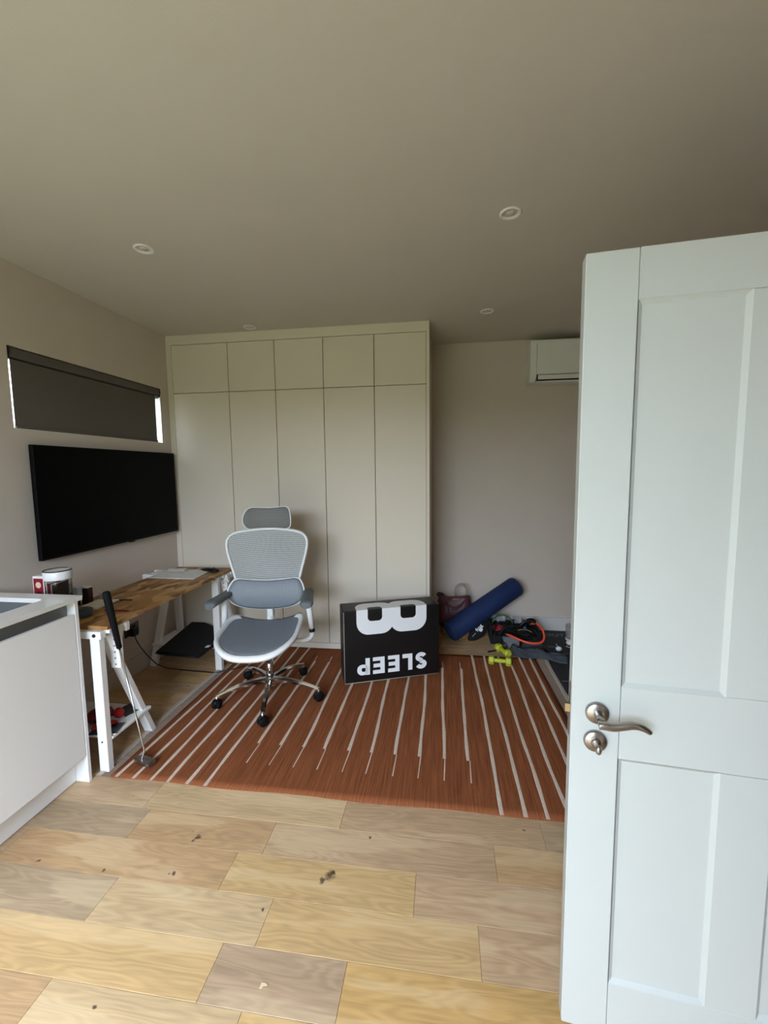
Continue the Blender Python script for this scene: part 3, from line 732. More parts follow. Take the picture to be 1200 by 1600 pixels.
# ------------------------------------------------------------------ office chair
CH = thing('office_chair', 'white and grey mesh office chair with headrest, armrests and chrome star base', 'chair', (1.128, -.775, .0075), math.radians(11))
hub = Vector((0, 0, 0))
base = nb()
lathe(base, [(.030, .055), (.034, .06), (.036, .125), (.03, .135), (0, .135)], 24)
bs = obj('star_hub', base, m_chrome, CH)
for k in range(5):
    a = math.radians(-75-11+72*k); dx, dy = math.cos(a), math.sin(a)
    bm = nb(); prof = []
    n = 9; rows = []
    for i in range(n+1):
        f = i/n; r = .028+.300*f; zc = .118-.042*f**1.6+.010*math.sin(PI*f); hw = .021-.009*f; hh = .016-.007*f
        s_ = Vector((-dy, dx, 0))
        c = Vector((dx*r, dy*r, zc))
        rows.append([bm.verts.new(c+s_*hw*p+Vector((0, 0, hh*q))) for p, q in ((-1, -.9), (-1, .2), (-.55, 1), (.55, 1), (1, .2), (1, -.9), (.4, -.5), (-.4, -.5))])
    for A, B in zip(rows, rows[1:]):
        for q in range(8): bm.faces.new((A[q], A[(q+1) % 8], B[(q+1) % 8], B[q])).smooth = False
    bm.faces.new(list(reversed(rows[0]))); bm.faces.new(rows[-1])
    obj('base_arm', bm, m_chrome, CH)
    e = Vector((dx*.326, dy*.326, 0))
    ca = a + random.Random(k).uniform(-.9, .9)
    bm = nb()
    ax = Vector((math.cos(ca), math.sin(ca), 0))
    Rz = Matrix.Translation(e+Vector((0, 0, .0285))) @ Matrix.Rotation(ca, 4, 'Z') @ Matrix.Rotation(PI/2, 4, 'Y')
    for s in (-1, 1):
        lathe(bm, [(0, s*.004), (.0265, s*.004), (.0285, s*.009), (.0285, s*.017), (.024, s*.024), (0, s*.026)], 22, M=Rz)
    c = obj('caster', bm, m_rubber, CH)
    bm = nb(); tube(bm, [e+Vector((0, 0, .03)), e+Vector((0, 0, .085))], .0085, 12); obj('caster_stem', bm, m_chrome, c)
    bm = nb(); tube(bm, [e+Vector((math.cos(ca+1.57)*.03*math.cos(q), math.sin(ca+1.57)*.03*math.cos(q), .0285+.031*math.sin(q))) for q in (.1, .6, 1.1, 1.57, 2.1, 2.6)], .006, 8, flat=.8); obj('caster_hood', bm, m_black, c)
bm = nb(); cyl(bm, (0, 0, .13), (0, 0, .255), .024, n=20); obj('column_sleeve', bm, m_chrome, CH)
bm = nb(); cyl(bm, (0, 0, .25), (0, 0, .37), .014, n=16); obj('gas_lift', bm, m_black, CH)
OX = -.03   # the upper part sits slightly off the hub
bx('tilt_mechanism', m_frame, (OX-.075, OX+.075, -.10, .13, .355, .405), CH, bev=.012, seg=2)

def seat_out(a, s=1.0):
    c_, s_ = math.cos(a), math.sin(a)
    hx = .246*s
    x = hx*math.copysign(abs(c_)**(.72 if s_ < 0 else .5), c_)
    if s_ < 0: y = -.11-.272*s*abs(s_)**.85
    else: y = -.11+.30*s*abs(s_)**.36
    return x, y
def seat_z(x, y):
    f = (x/.246); back = (y+.40)/.59
    z = .448 + .052*abs(f)**2.4*(.35+.85*max(0, min(1, back))) - .05*max(0, (-.26-y)/.17)**2
    z += .02*max(0, (y-.05)/.15)*abs(f)**2
    return z
bm = nb(); NA = 56; rings = []
for s in (0, .25, .5, .7, .82, .91, .985):
    if s == 0: rings.append([bm.verts.new((OX, -.11, seat_z(0, -.11)-.004))]); continue
    def sk(k):   # the weave runs right to the rear edge, elsewhere it stops at the frame
        a = 2*PI*k/NA; e = min(s, .91) + (s-.91)*max(0, math.sin(a))**.5 if s > .91 else s
        return seat_out(a, e)
    rings.append([bm.verts.new((OX+sk(k)[0], sk(k)[1], seat_z(*sk(k))-.004)) for k in range(NA)])
lay = bm.loops.layers.uv.verify()
for A, B in zip(rings, rings[1:]):
    for k in range(NA):
        f = bm.faces.new([A[0], B[k], B[(k+1) % NA]] if len(A) == 1 else [A[k], B[k], B[(k+1) % NA], A[(k+1) % NA]]); f.smooth = True
        for l in f.loops: l[lay].uv = (l.vert.co.x*2.0, l.vert.co.y*2.0)
obj('seat_mesh', bm, m_meshseat, CH, solid=.004)
bm = nb(); rings = []
for (s, dz) in ((.88, -.008), (.89, .002), (.95, .006), (1.0, .002), (1.01, -.01), (.99, -.024), (.93, -.022)):
    rings.append([bm.verts.new((OX+seat_out(2*PI*k/NA, s)[0], seat_out(2*PI*k/NA, s)[1], seat_z(*seat_out(2*PI*k/NA, s))+dz)) for k in range(NA)])
for i in range(len(rings)):
    A, B = rings[i], rings[(i+1) % len(rings)]
    for k in range(NA):
        if .27*PI < 2*PI*(k+.5)/NA < .73*PI: continue       # open at the rear
        bm.faces.new((A[k], B[k], B[(k+1) % NA], A[(k+1) % NA])).smooth = True
bmesh.ops.holes_fill(bm, edges=[e for e in bm.edges if e.is_boundary], sides=8)
obj('seat_frame', bm, m_frame, CH)

# backrest
HW = [(.635, .19), (.68, .195), (.735, .212), (.80, .228), (.87, .248), (.93, .263), (.975, .268), (1.005, .262), (1.03, .243), (1.045, .212), (1.056, .15), (1.063, .07), (1.065, 0)]
def hw_at(z):
    for (z0, a), (z1, b) in zip(HW, HW[1:]):
        if z0 <= z <= z1: return a+(b-a)*(z-z0)/(z1-z0)
    return 0 if z > 1 else HW[0][1]
def back_y(x, z): return .185 + .10*(z-.65) + .10*(max(0, z-.9))**1.2 - .42*(x*x)*1.15
out = [(w_, z) for z, w_ in HW] + [(-w_, z) for z, w_ in reversed(HW[:-1])]
def smooth_closed(pts, it=2, closed=True):
    for _ in range(it):
        q = []
        for i in range(len(pts) if closed else len(pts)-1):
            a, b = pts[i], pts[(i+1) % len(pts)]
            q.append(tuple(.75*u+.25*v for u, v in zip(a, b))); q.append(tuple(.25*u+.75*v for u, v in zip(a, b)))
        pts = q if closed else [pts[0]]+q+[pts[-1]]
    return pts
so = smooth_closed(out)
bm = nb(); tube(bm, [(OX+x, back_y(x, z), z) for x, z in so], .0095, 8, closed=True, flat=1.25, up=(0, 1, 0)); obj('back_frame', bm, m_frame, CH)
bm = nb()
def bf(u, v):
    z = .64+.42*v; h = max(.0, hw_at(z)-.004); x = (2*u-1)*h
    return Vector((OX+x, back_y(x, z)+.012*math.sin(PI*u)*math.sin(PI*min(1, v*1.2)), z))
grid(bm, bf, 24, 30, uv=(1.0, .9)); obj('back_mesh', bm, m_meshback, CH, solid=.002)
# spine, Y bracket and lumbar
bm = nb(); tube(bm, [(OX, .12, .37), (OX, .20, .40), (OX, .235, .48), (OX, .235, .60), (OX, .262, .85), (OX, .285, 1.02), (OX, .30, 1.10)], [.03, .032, .030, .026, .022, .018, .014], 12, flat=.6); obj('spine', bm, m_frame, CH)
for s in (-1, 1):
    bm = nb(); tube(bm, [(OX, .25, .66), (OX+s*.08, .225, .67), (OX+s*.15, .20, .68), (OX+s*.195, .185, .69)], [.018, .014, .012, .010], 10); obj('back_bracket', bm, m_frame, CH)
bx('lumbar_bracket', m_plastic, (OX-.02, OX+.02, .195, .225, .465, .545), CH, bev=.004)
lum = smooth_closed([(-.21, .748), (-.12, .732), (0, .724), (.12, .732), (.21, .748), (.238, .71), (.253, .66), (.238, .60), (.17, .553), (.06, .532), (-.06, .532), (-.17, .553), (-.238, .60), (-.253, .66), (-.238, .71)])
def lum_y(x, z): return .175 - .62*x*x - .035*math.cos((z-.635)*PI/.24)
cxl, czl = 0, .64
bm = nb(); lay = bm.loops.layers.uv.verify(); rings = [[bm.verts.new((OX, lum_y(0, czl)-.012, czl))]]
for s in (.3, .6, .85, .97):
    rings.append([bm.verts.new((OX+x*s, lum_y(x*s, czl+(z-czl)*s)-.012*(1-s**4), czl+(z-czl)*s)) for x, z in lum])
n = len(lum)
for A, B in zip(rings, rings[1:]):
    for k in range(n):
        f = bm.faces.new([A[0], B[k], B[(k+1) % n]] if len(A) == 1 else [A[k], B[k], B[(k+1) % n], A[(k+1) % n]]); f.smooth = True
        for l in f.loops: l[lay].uv = (l.vert.co.x*2, l.vert.co.z*2)
obj('lumbar_mesh', bm, m_meshlum, CH, solid=.012)
bm = nb(); tube(bm, [(OX+x, lum_y(x, z)+.002, z) for x, z in lum], .0058, 8, closed=True); obj('lumbar_frame', bm, m_frame, CH)
# headrest
hd = smooth_closed([(-.13, 1.063), (-.155, 1.09), (-.163, 1.13), (-.15, 1.18), (-.125, 1.21), (-.06, 1.208), (0, 1.204), (.06, 1.208), (.125, 1.216), (.148, 1.20), (.16, 1.14), (.158, 1.09), (.14, 1.066), (0, 1.058)])
def hd_y(x, z): return .262 - 1.5*x*x - .02*math.sin((z-1.05)*PI/.16)
bm = nb(); lay = bm.loops.layers.uv.verify(); cz = 1.135; rings = [[bm.verts.new((OX, hd_y(0, cz), cz))]]
for s in (.3, .6, .85, .97):
    rings.append([bm.verts.new((OX+x*s, hd_y(x*s, cz+(z-cz)*s), cz+(z-cz)*s)) for x, z in hd])
n = len(hd)
for A, B in zip(rings, rings[1:]):
    for k in range(n):
        f = bm.faces.new([A[0], B[k], B[(k+1) % n]] if len(A) == 1 else [A[k], B[k], B[(k+1) % n], A[(k+1) % n]]); f.smooth = True
        for l in f.loops: l[lay].uv = (l.vert.co.x*2, l.vert.co.z*2)
obj('headrest_mesh', bm, m_meshhead, CH, solid=.008)
bm = nb(); tube(bm, [(OX+x, hd_y(x, z)+.002, z) for x, z in hd], .0042, 8, closed=True); obj('headrest_frame', bm, m_frame, CH)
bm = nb(); tube(bm, [(OX, .29, 1.04), (OX, .30, 1.09), (OX, .262, 1.13)], .012, 10); obj('headrest_stem', bm, m_frame, CH)
# arms
def arm(s, p0, p1):
    p0, p1 = Vector(p0), Vector(p1); d = (p1-p0); L_ = d.length; d.normalize(); q = Vector((-d.y, d.x, 0))
    bm = nb(); n = 16; rings = []
    pl = [(0, .55, -.012), (.02, .86, -.004), (.07, 1.0, .0), (.3, .98, .0), (.6, .88, 0), (.85, .86, .002), (.96, .75, -.002), (1.0, .45, -.010)]
    for (f, wv, dz) in pl:
        c = p0+d*(L_*f)
        rings.append([bm.verts.new(c+q*(.040*wv*math.copysign(abs(math.cos(2*PI*k/n))**.7, math.cos(2*PI*k/n)))+Vector((0, 0, dz+.019*(wv**.5)*math.copysign(abs(math.sin(2*PI*k/n))**.7, math.sin(2*PI*k/n))))) for k in range(n)])
    for A, B in zip(rings, rings[1:]):
        for k in range(n): bm.faces.new((A[k], A[(k+1) % n], B[(k+1) % n], B[k])).smooth = True
    bm.faces.new(rings[0]); bm.faces.new(rings[-1]); obj('arm_pad', bm, m_armgrey, CH)
    m_ = p0.lerp(p1, .62); x = m_.x
    bm = nb(); tube(bm, [(x, m_.y, .640), (x+s*.004, m_.y+.005, .58), (x+s*.018, m_.y+.01, .43)], [.021, .020, .018], 14); obj('arm_post', bm, m_frame, CH)
    bm = nb(); tube(bm, [(x+s*.018, m_.y+.01, .431), (x+s*.019, m_.y+.01, .408)], .019, 14); obj('arm_collar', bm, m_black, CH)
    bm = nb(); tube(bm, smooth_closed([(x+s*.019, m_.y+.01, .408), (x+s*.017, m_.y+.01, .375), (x-s*.02, m_.y+.01, .352), (x-s*.09, m_.y, .352), (OX+s*.05, .05, .38)], 2, False), .017, 12); obj('arm_elbow', bm, m_frame, CH)
arm(-1, (-.318, -.135, .655), (-.268, .195, .655))
arm(1, (.268, -.165, .655), (.243, .155, .655))

# ------------------------------------------------------------------ the black carton
BXW, BXD, BXH = .682, .185, .511
cb = thing('black_carton', 'black cardboard carton with white upside-down SLEEP lettering standing on the rug', 'box', (1.571, -.578, .0085), .363)
bm = nb(); box(bm, 0, BXW, 0, BXD, 0, BXH, bev=.006, seg=2)
for v in bm.verts:   # slightly tired card: soft bulge on the front
    if v.co.y < .05: v.co.y -= 0
obj('carton_body', bm, m_boxblack, cb)
bm = nb()
for a, b in (((.004, .001, .006), (.004, .001, BXH-.006)), ((.006, .001, .003), (BXW-.006, .001, .003)), ((BXW-.003, .006, BXH-.003), (BXW-.003, BXD-.006, BXH-.003))):
    tube(bm, [a, b], .0028, 6)
o = obj('worn_edge', bm, m_boxedge, cb)
bm = nb(); tube(bm, [(.003, .003, .01), (.003, .003, BXH-.01)], .004, 6); obj('scuffed_corner', bm, mat('scuffed_black', (60, 60, 60), .6), cb)
def ring_face(bm, outer, inner):
    A = [bm.verts.new((x, 0, z)) for x, z in outer]; B = [bm.verts.new((x, 0, z)) for x, z in inner]
    for i in range(len(A)): bm.faces.new((A[i], A[(i+1) % len(A)], B[(i+1) % len(A)], B[i]))
def poly(bm, pts): bm.faces.new([bm.verts.new((x, 0, z)) for x, z in pts])
# the "8": two rounded rings side by side, wrapping over the top front edge
VC = .475
bm = nb()
TOPV = BXH+.135
zt, zb = TOPV, .336
midx = .337
ring_face(bm, rrect(.090, midx+.012, zb, zt, .085, 7), rrect(.168, .268, .430, BXH+.046, .026, 7))
bmesh.ops.bisect_plane(bm, geom=list(bm.verts)+list(bm.edges)+list(bm.faces), plane_co=(midx, 0, 0), plane_no=(1, 0, 0), clear_outer=True)
bm2 = nb(); ring_face(bm2, rrect(midx-.012, .586, zb, zt, .085, 7), rrect(.398, .508, .430, BXH+.040, .026, 7))
bmesh.ops.bisect_plane(bm2, geom=list(bm2.verts)+list(bm2.edges)+list(bm2.faces), plane_co=(midx, 0, 0), plane_no=(1, 0, 0), clear_inner=True)
tmp = bpy.data.meshes.new('tmp'); bm2.to_mesh(tmp); bm2.free(); bm.from_mesh(tmp); bpy.data.meshes.remove(tmp)
bmesh.ops.bisect_plane(bm, geom=list(bm.verts)+list(bm.edges)+list(bm.faces), plane_co=(0, 0, BXH-.003), plane_no=(0, 0, 1))
bmesh.ops.bisect_plane(bm, geom=list(bm.verts)+list(bm.edges)+list(bm.faces), plane_co=(0, 0, BXH+.003), plane_no=(0, 0, 1))
E_ = .0006
for v in bm.verts:
    z = v.co.z
    if z > BXH+.0029: v.co.y = (z-BXH); v.co.z = BXH+E_
    elif z > BXH-.0029: v.co.y = .0005; v.co.z = BXH-.0005
    else: v.co.y = -E_
obj('printed_eight', bm, m_print, cb)
# letters, each placed upside down: (u0,u1) box, drawn upright then turned
def letter(ch, u0, u1, v0=.052, v1=.171):
    bm = nb(); W = u1-u0; Hh = v1-v0; t_ = .036/ .08 * .08
    t_ = .031; h_ = .027
    def R(a, b, c, d): poly(bm, [(a, c), (b, c), (b, d), (a, d)])
    if ch == 'L': R(0, t_, 0, Hh); R(t_, W, 0, h_+.003)
    if ch == 'E':
        R(0, t_, 0, Hh)
        for q in (0, (Hh-h_)/2, Hh-h_): R(t_, W-(.004 if 0 < q < Hh-h_-.01 else 0), q, q+h_)
    if ch == 'P':
        R(0, t_, 0, Hh)
        o_ = rrect(t_-.02, W, Hh-.076, Hh, .036, 6); i_ = rrect(t_-.002, W-t_, Hh-.052, Hh-.024, .012, 6)
        ring_face(bm, o_, i_)
    if ch == 'S':
        c = W/2; r1 = (W-t_)/2; yb, yt = Hh*.27, Hh*.735
        ry = Hh*.27-h_/2+.002
        path = []
        for a in range(200, 361, 16): path.append((c+r1*math.cos(math.radians(a)), ry+h_/2+ry*math.sin(math.radians(a))))
        for a in range(10, 91, 16): path.append((c+r1*math.cos(math.radians(a)), ry+h_/2+ry*.9*math.sin(math.radians(a))))
        top = []
        for a in range(20, 181, 16): top.append((c+r1*math.cos(math.radians(a)), Hh-h_/2-ry+ry*math.sin(math.radians(a))))
        for a in range(190, 271, 16): top.append((c+r1*math.cos(math.radians(a)), Hh-h_/2-ry+ry*.9*math.sin(math.radians(a))))
        path = path + list(reversed(top))
        for it in range(1): path = smooth_closed(path, 1, False)
        Lp = None
        for i, p in enumerate(path):
            a = Vector(path[max(0, i-1)]); b = Vector(path[min(len(path)-1, i+1)]); d = (b-a).normalized(); nrm = Vector((-d.y, d.x))*(t_*.47)
            q = Vector(p); cur = (bm.verts.new((q.x+nrm.x, 0, q.y+nrm.y)), bm.verts.new((q.x-nrm.x, 0, q.y-nrm.y)))
            if Lp: bm.faces.new((Lp[0], Lp[1], cur[1], cur[0]))
            Lp = cur
    for v in bm.verts: v.co = Vector((u1-v.co.x, -E_, v1-v.co.z))
    return obj('printed_letter', bm, m_print, cb)
for ch, a, b in (('S', .504, .588), ('L', .410, .482), ('E', .306, .388), ('E', .199, .282), ('P', .089, .178)): letter(ch, a, b)

# ------------------------------------------------------------------ alcove clutter
# blue roll
t = thing('rolled_blue_mat', 'thick dark blue rolled mat leaning diagonally against the alcove wall', 'rolled mat', (2.30, .17, 0))
p0 = Vector((-.018, .015, .108)); p1 = Vector((.575, .325, .442)); ax = (p1-p0).normalized()
bm = nb(); L_ = (p1-p0).length; r = .088
tube(bm, [p0, p0+ax*.006, p0+ax*.02, p0+ax*(L_*.5), p1-ax*.02, p1-ax*.006, p1], [.070, .081, .087, .089, .087, .081, .07], 32); obj('roll_body', bm, m_roll, t)
bm = nb(); a1 = ax.orthogonal().normalized(); a2 = ax.cross(a1)
tube(bm, [p0-ax*.002+(a1*math.cos(k*.35)+a2*math.sin(k*.35))*(.012+.0011*k) for k in range(52)], .0025, 5); obj('spiral_edge', bm, mat('roll_edge', (32, 62, 84), .8), t)
bm = nb(); tube(bm, [p0+ax*.02+ (a1*.0895), p0+ax*(L_*.5)+a1*.091, p1-ax*.02+a1*.0895], .0022, 6); obj('roll_flap', bm, m_roll, t)

# basket and handbag
t = thing('wicker_basket', 'low wicker basket under the maroon handbag', 'basket', (2.372, .445, 0))
bm = nb(); lathe(bm, [(0, .004), (.135, .004), (.142, .012), (.150, .075), (.148, .075), (.138, .014), (0, .010)], 32); obj('basket_wall', bm, m_wicker, t)
for z in (.012, .028, .044, .060, .076):
    rr_ = .143+.12*(z-.012)
    bm = nb(); tube(bm, [(rr_*math.cos(q*PI/18), rr_*math.sin(q*PI/18), z) for q in range(36)], .005, 6, closed=True); obj('woven_band', bm, m_wicker, t)
for q in range(36):
    a = q*PI/18; bm = nb(); tube(bm, [(.146*math.cos(a), .146*math.sin(a), .004), (.157*math.cos(a), .157*math.sin(a), .078)], .0045, 5); obj('stake', bm, m_wicker, t)

t = thing('maroon_handbag', 'maroon leather handbag with a round cane handle beside the wardrobe', 'handbag', (2.33, .455, .085))
bm = nb(); n = 28; rings = []
for (f, z, wx, wy) in ((0, 0.0, .13, .06), (0, .02, .150, .075), (0, .10, .155, .075), (0, .18, .145, .055), (0, .235, .135, .035), (0, .262, .125, .018)):
    ring = []
    for k in range(n):
        a = 2*PI*k/n; c_, s_ = math.cos(a), math.sin(a)
        x = wx*math.copysign(abs(c_)**.6, c_); y = wy*math.copysign(abs(s_)**.6, s_)
        w_ = .010*math.sin(5*a+9*z*6)+.006*math.sin(9*a-z*40)
        ring.append(bm.verts.new((x+w_*c_, y+w_*s_*1.2, z + (.012*math.sin(2.4*a+1) if z > .2 else 0) - .10*max(0, x)*(z/.24)*.5)))
    rings.append(ring)
for A, B in zip(rings, rings[1:]):
    for k in range(n): bm.faces.new((A[k], A[(k+1) % n], B[(k+1) % n], B[k])).smooth = True
bm.faces.new(rings[0]); bm.faces.new(rings[-1]); obj('bag_body', bm, m_maroon, t)
bm = nb(); tube(bm, [(-.12, -.035, .245), (-.06, -.070, .20), (.0, -.080, .165), (.055, -.074, .195), (.09, -.05, .235)], [.006, .011, .013, .010, .006], 8); obj('leather_fold', bm, m_maroon, t)
bm = nb(); tube(bm, [(-.06, -.06, .23), (-.04, -.088, .12), (-.01, -.090, .05), (.0, -.082, .02)], [.009, .011, .010, .007], 8, flat=.5); obj('strap', bm, mat('maroon_strap', (110, 66, 74), .4), t)
bm = nb(); tube(bm, [(.06+.052*math.cos(q), .02, .290+.070*math.sin(q)) for q in [(-.6+i*(PI+1.2)/16) for i in range(17)]], .008, 10); obj('round_handle', bm, m_handle, t)
bm = nb(); tube(bm, [(-.14, .0, .252), (-.148, -.005, .275), (-.125, -.01, .288), (-.10, -.008, .275), (-.095, 0, .257)], .007, 8); obj('side_ring', bm, m_black, t)
bm = nb(); ell(bm, (.02, -.045, .240), (.04, .016, .014)); obj('pale_lining', bm, mat('lining', (140, 112, 112), .6), t)

# frog case
t = thing('black_oval_case', 'black oval case with a white frog logo leaning under the blue roll', 'case', (2.535, .31, 0))
bm = nb(); nU, nV = 28, 12
Mx = Matrix.Translation((.0, .04, .088)) @ Matrix.Rotation(math.radians(-28), 4, 'X') @ Matrix.Rotation(math.radians(40), 4, 'Y')
V = []
prof = [(math.sin(PI*i/nV), -math.cos(PI*i/nV)) for i in range(nV+1)]
rings = []
for (r_, z_) in prof:
    rings.append([bm.verts.new((r_*.068*math.cos(2*PI*k/nU)*(1-.25*abs(z_)), r_*.030*math.sin(2*PI*k/nU), z_*.128)) for k in range(nU)] if r_ > 1e-6 else [bm.verts.new((0, 0, z_*.128))])
for A, B in zip(rings, rings[1:]):
    for k in range(nU):
        f = list(dict.fromkeys([A[k % len(A)], A[(k+1) % len(A)], B[(k+1) % len(B)], B[k % len(B)]])); bm.faces.new(f).smooth = True
bmesh.ops.transform(bm, matrix=Mx, verts=bm.verts); obj('case_shell', bm, m_fabblk, t)
def text_obj(name, body, size, m, parent, Mt, extrude=.0006, bold=.0):
    cu = bpy.data.curves.new(name, 'FONT'); cu.body = body; cu.size = size; cu.extrude = extrude; cu.offset = bold; cu.align_x = 'CENTER'; cu.align_y = 'CENTER'
    cu.resolution_u = 2
    ob = bpy.data.objects.new(name, cu); COL.objects.link(ob); dg = bpy.context.evaluated_depsgraph_get()
    me = bpy.data.meshes.new_from_object(ob.evaluated_get(dg)); bpy.data.objects.remove(ob); bpy.data.curves.remove(cu)
    me.materials.clear(); me.materials.append(m); me.name = name
    me.transform(Mt); o = bpy.data.objects.new(name, me); COL.objects.link(o); o.parent = parent; return o
Ml = Mx @ Matrix.Translation((.004, -.031, -.012)) @ Matrix.Rotation(-PI/2, 4, 'Y') @ Matrix.Rotation(0, 4, 'Z') @ Matrix.Rotation(PI/2, 4, 'X') @ Matrix.Rotation(0, 4, 'Z')
# lettering runs along the long axis of the case
basis = Matrix(((0, -1, 0, 0), (0, 0, -1, 0), (1, 0, 0, 0), (0, 0, 0, 1)))   # text x -> case z, text y -> -case x, text normal -> -case y
Ml = Mx @ Matrix.Translation((-.002, -.0325, .008)) @ basis
text_obj('printed_logo_word', 'frog', .042, m_print, t, Ml, .001, .0012)
bm = nb(); cyl(bm, (.020, -.0285, .006), (.020, -.0318, .006), .017, n=18); bmesh.ops.transform(bm, matrix=Mx, verts=bm.verts); obj('printed_logo_disc', bm, m_print, t)
bm = nb(); box(bm, .004, .0065, -.0305, -.0285, -.085, -.045); bmesh.ops.transform(bm, matrix=Mx, verts=bm.verts); obj('printed_line', bm, m_print, t)
bm = nb(); tube(bm, [Mx @ Vector((.0685*math.sin(PI*i/16)*(1-.25*abs(math.cos(PI*i/16))), 0, -.1285*math.cos(PI*i/16))) for i in range(17)], .0025, 6); obj('zip', bm, m_black, t)

# crate with exercise gear
t = thing('black_fabric_crate', 'open black fabric crate heaped with exercise bands', 'crate', (2.83, .37, 0))
for nm, d in (('side_panel', (-.20, -.188, -.12, .12, 0, .165)), ('side_panel', (.188, .20, -.12, .12, 0, .12)), ('front_panel', (-.188, .188, -.12, -.108, 0, .075)), ('rear_panel', (-.188, .188, .108, .12, 0, .13)), ('bottom_panel', (-.188, .188, -.108, .108, 0, .008))):
    bx(nm, m_fabblk, d, t, bev=.003)
rr = random.Random(11)
def cord(name, label, cat, pts, r, m, grp=None, ends=True):
    o0 = Vector(pts[0]); t = thing(name, label, cat, (o0.x, o0.y, 0), 0, grp)
    P = [(p[0]-o0.x, p[1]-o0.y, p[2]) for p in smooth_closed([tuple(p) for p in pts], 2, False)]
    bm = nb(); tube(bm, P, r, 10); obj('tube', bm, m, t)
    if ends:
        for (a, b) in ((P[0], P[1]), (P[-1], P[-2])):
            a, b = Vector(a), Vector(b); d = (b-a).normalized()
            bm = nb(); tube(bm, [a-d*.004, a+d*.03], r*1.7, 10); obj('end_fitting', bm, m_black, t)
    return t
cord('resistance_band', 'bright orange resistance tube looping over the front of the crate', 'resistance band',
     [(2.739, .24, .10), (2.792, .18, .103), (2.846, .14, .09), (2.907, .115, .078), (2.971, .115, .075), (3.024, .135, .082), (3.044, .17, .113), (3.04, .22, .152), (3.022, .28, .172), (2.991, .33, .164), (2.956, .36, .14)], .0085, m_orange)
cord('resistance_band', 'dark green resistance tube arching above the left side of the crate', 'resistance band',
     [(2.652, .36, .10), (2.655, .365, .16), (2.69, .38, .20), (2.74, .39, .21), (2.79, .38, .20), (2.82, .37, .165), (2.825, .36, .12)], .006, m_green)
GL = [('coiled black strap on the left of the crate heap', [(2.70, .28, .08), (2.74, .26, .14), (2.80, .30, .155), (2.84, .36, .13), (2.79, .40, .11)], .010, m_fabblk),
      ('black strap curving across the middle of the crate heap', [(2.76, .27, .10), (2.82, .25, .125), (2.88, .28, .13), (2.93, .33, .11)], .009, m_rubber),
      ('black rubber tube sticking up at the right of the crate heap', [(2.88, .36, .12), (2.93, .37, .17), (2.985, .34, .175), (3.01, .30, .165)], .009, m_black),
      ('black strap crossing under the green tube', [(2.66, .30, .10), (2.70, .34, .165), (2.76, .36, .15), (2.84, .40, .16)], .008, m_fabblk),
      ('black tube lying along the front of the crate', [(2.72, .24, .085), (2.80, .235, .095), (2.87, .25, .07), (2.96, .24, .065)], .010, m_rubber),
      ('black handle loop hanging at the crate right edge', [(2.99, .30, .12), (3.02, .27, .09), (3.0, .24, .05), (2.96, .25, .06)], .008, m_fabblk),
      ('yellowish cord showing in the middle of the crate heap', [(2.85, .25, .128), (2.88, .245, .14), (2.93, .25, .135), (2.96, .25, .115)], .003, mat('ochre_cord', (158, 128, 70), .6))]
for lb, pts, r, m in GL: cord('exercise_strap', lb, 'strap', pts, r, m, ends=False)
t = thing('black_gear_heap', 'black cloth bundle filling the crate under the bands', 'cloth bundle', (2.83, .37, .0085))
bm = nb(); grid(bm, lambda u, v: Vector((-.18+.36*u, -.10+.2*v, .05+.055*math.sin(PI*u)*math.sin(PI*v)+.018*math.sin(17*u+5*v)+.012*math.sin(23*v+8*u))), 24, 16)
V2 = [v for v in bm.verts]
obj('crumpled_cloth', bm, m_fabblk, t, solid=.004)
bm = nb(); tube(bm, [(-.1, -.06, .11), (0, -.07, .135), (.1, -.04, .11)], .006, 6); obj('drawstring', bm, m_black, t)
t = thing('silver_packet', 'crumpled silver packet behind the green tube', 'packet', (2.725, .455, .12))
bm = nb(); grid(bm, lambda u, v: Vector((-.05+.10*u, .02*math.sin(5*u), .0+.055*v+.012*math.sin(9*u))), 10, 6, smooth=False); obj('foil', bm, m_silver, t, solid=.003)
bm = nb(); tube(bm, [(-.05, .0, .055), (.05, -.01, .06)], .003, 6); obj('seam', bm, m_silver, t)
t = thing('silver_packet', 'crumpled silver packet at the rear right of the crate', 'packet', (2.885, .455, .115))
bm = nb(); grid(bm, lambda u, v: Vector((-.045+.09*u, .02*math.sin(7*u), .0+.045*v+.012*math.cos(9*u))), 10, 6, smooth=False); obj('foil', bm, m_silver, t, solid=.003)
bm = nb(); tube(bm, [(-.045, .0, .05), (.045, -.01, .04)], .003, 6); obj('seam', bm, m_silver, t)
t = thing('red_strap_roll', 'dull red cloth patch at the left inside the crate', 'cloth', (2.70, .34, .075), .2)
bm = nb(); grid(bm, lambda u, v: Vector((-.05+.10*u, -.02+.05*v, .02+.03*v+.006*math.sin(12*u))), 12, 6); obj('folded_cloth', bm, mat('dull_red', (140, 38, 44), .8), t, solid=.006)
bm = nb(); tube(bm, [(-.05, -.02, .022), (.05, -.02, .022)], .003, 6); obj('hem', bm, mat('dull_red', (140, 38, 44), .8), t)
t = thing('black_ball_grip', 'round black grip on top of the crate heap near the wall', 'grip', (2.985, .42, .125))
bm = nb(); ell(bm, (0, 0, .02), (.045, .035, .03)); obj('grip_ball', bm, m_rubber, t)
bm = nb(); tube(bm, [(-.02, 0, 0), (-.06, -.02, -.02)], .008, 8); obj('grip_stem', bm, m_black, t)
t = thing('blue_clip', 'small blue round clip on the crate heap', 'clip', (2.915, .30, .13))
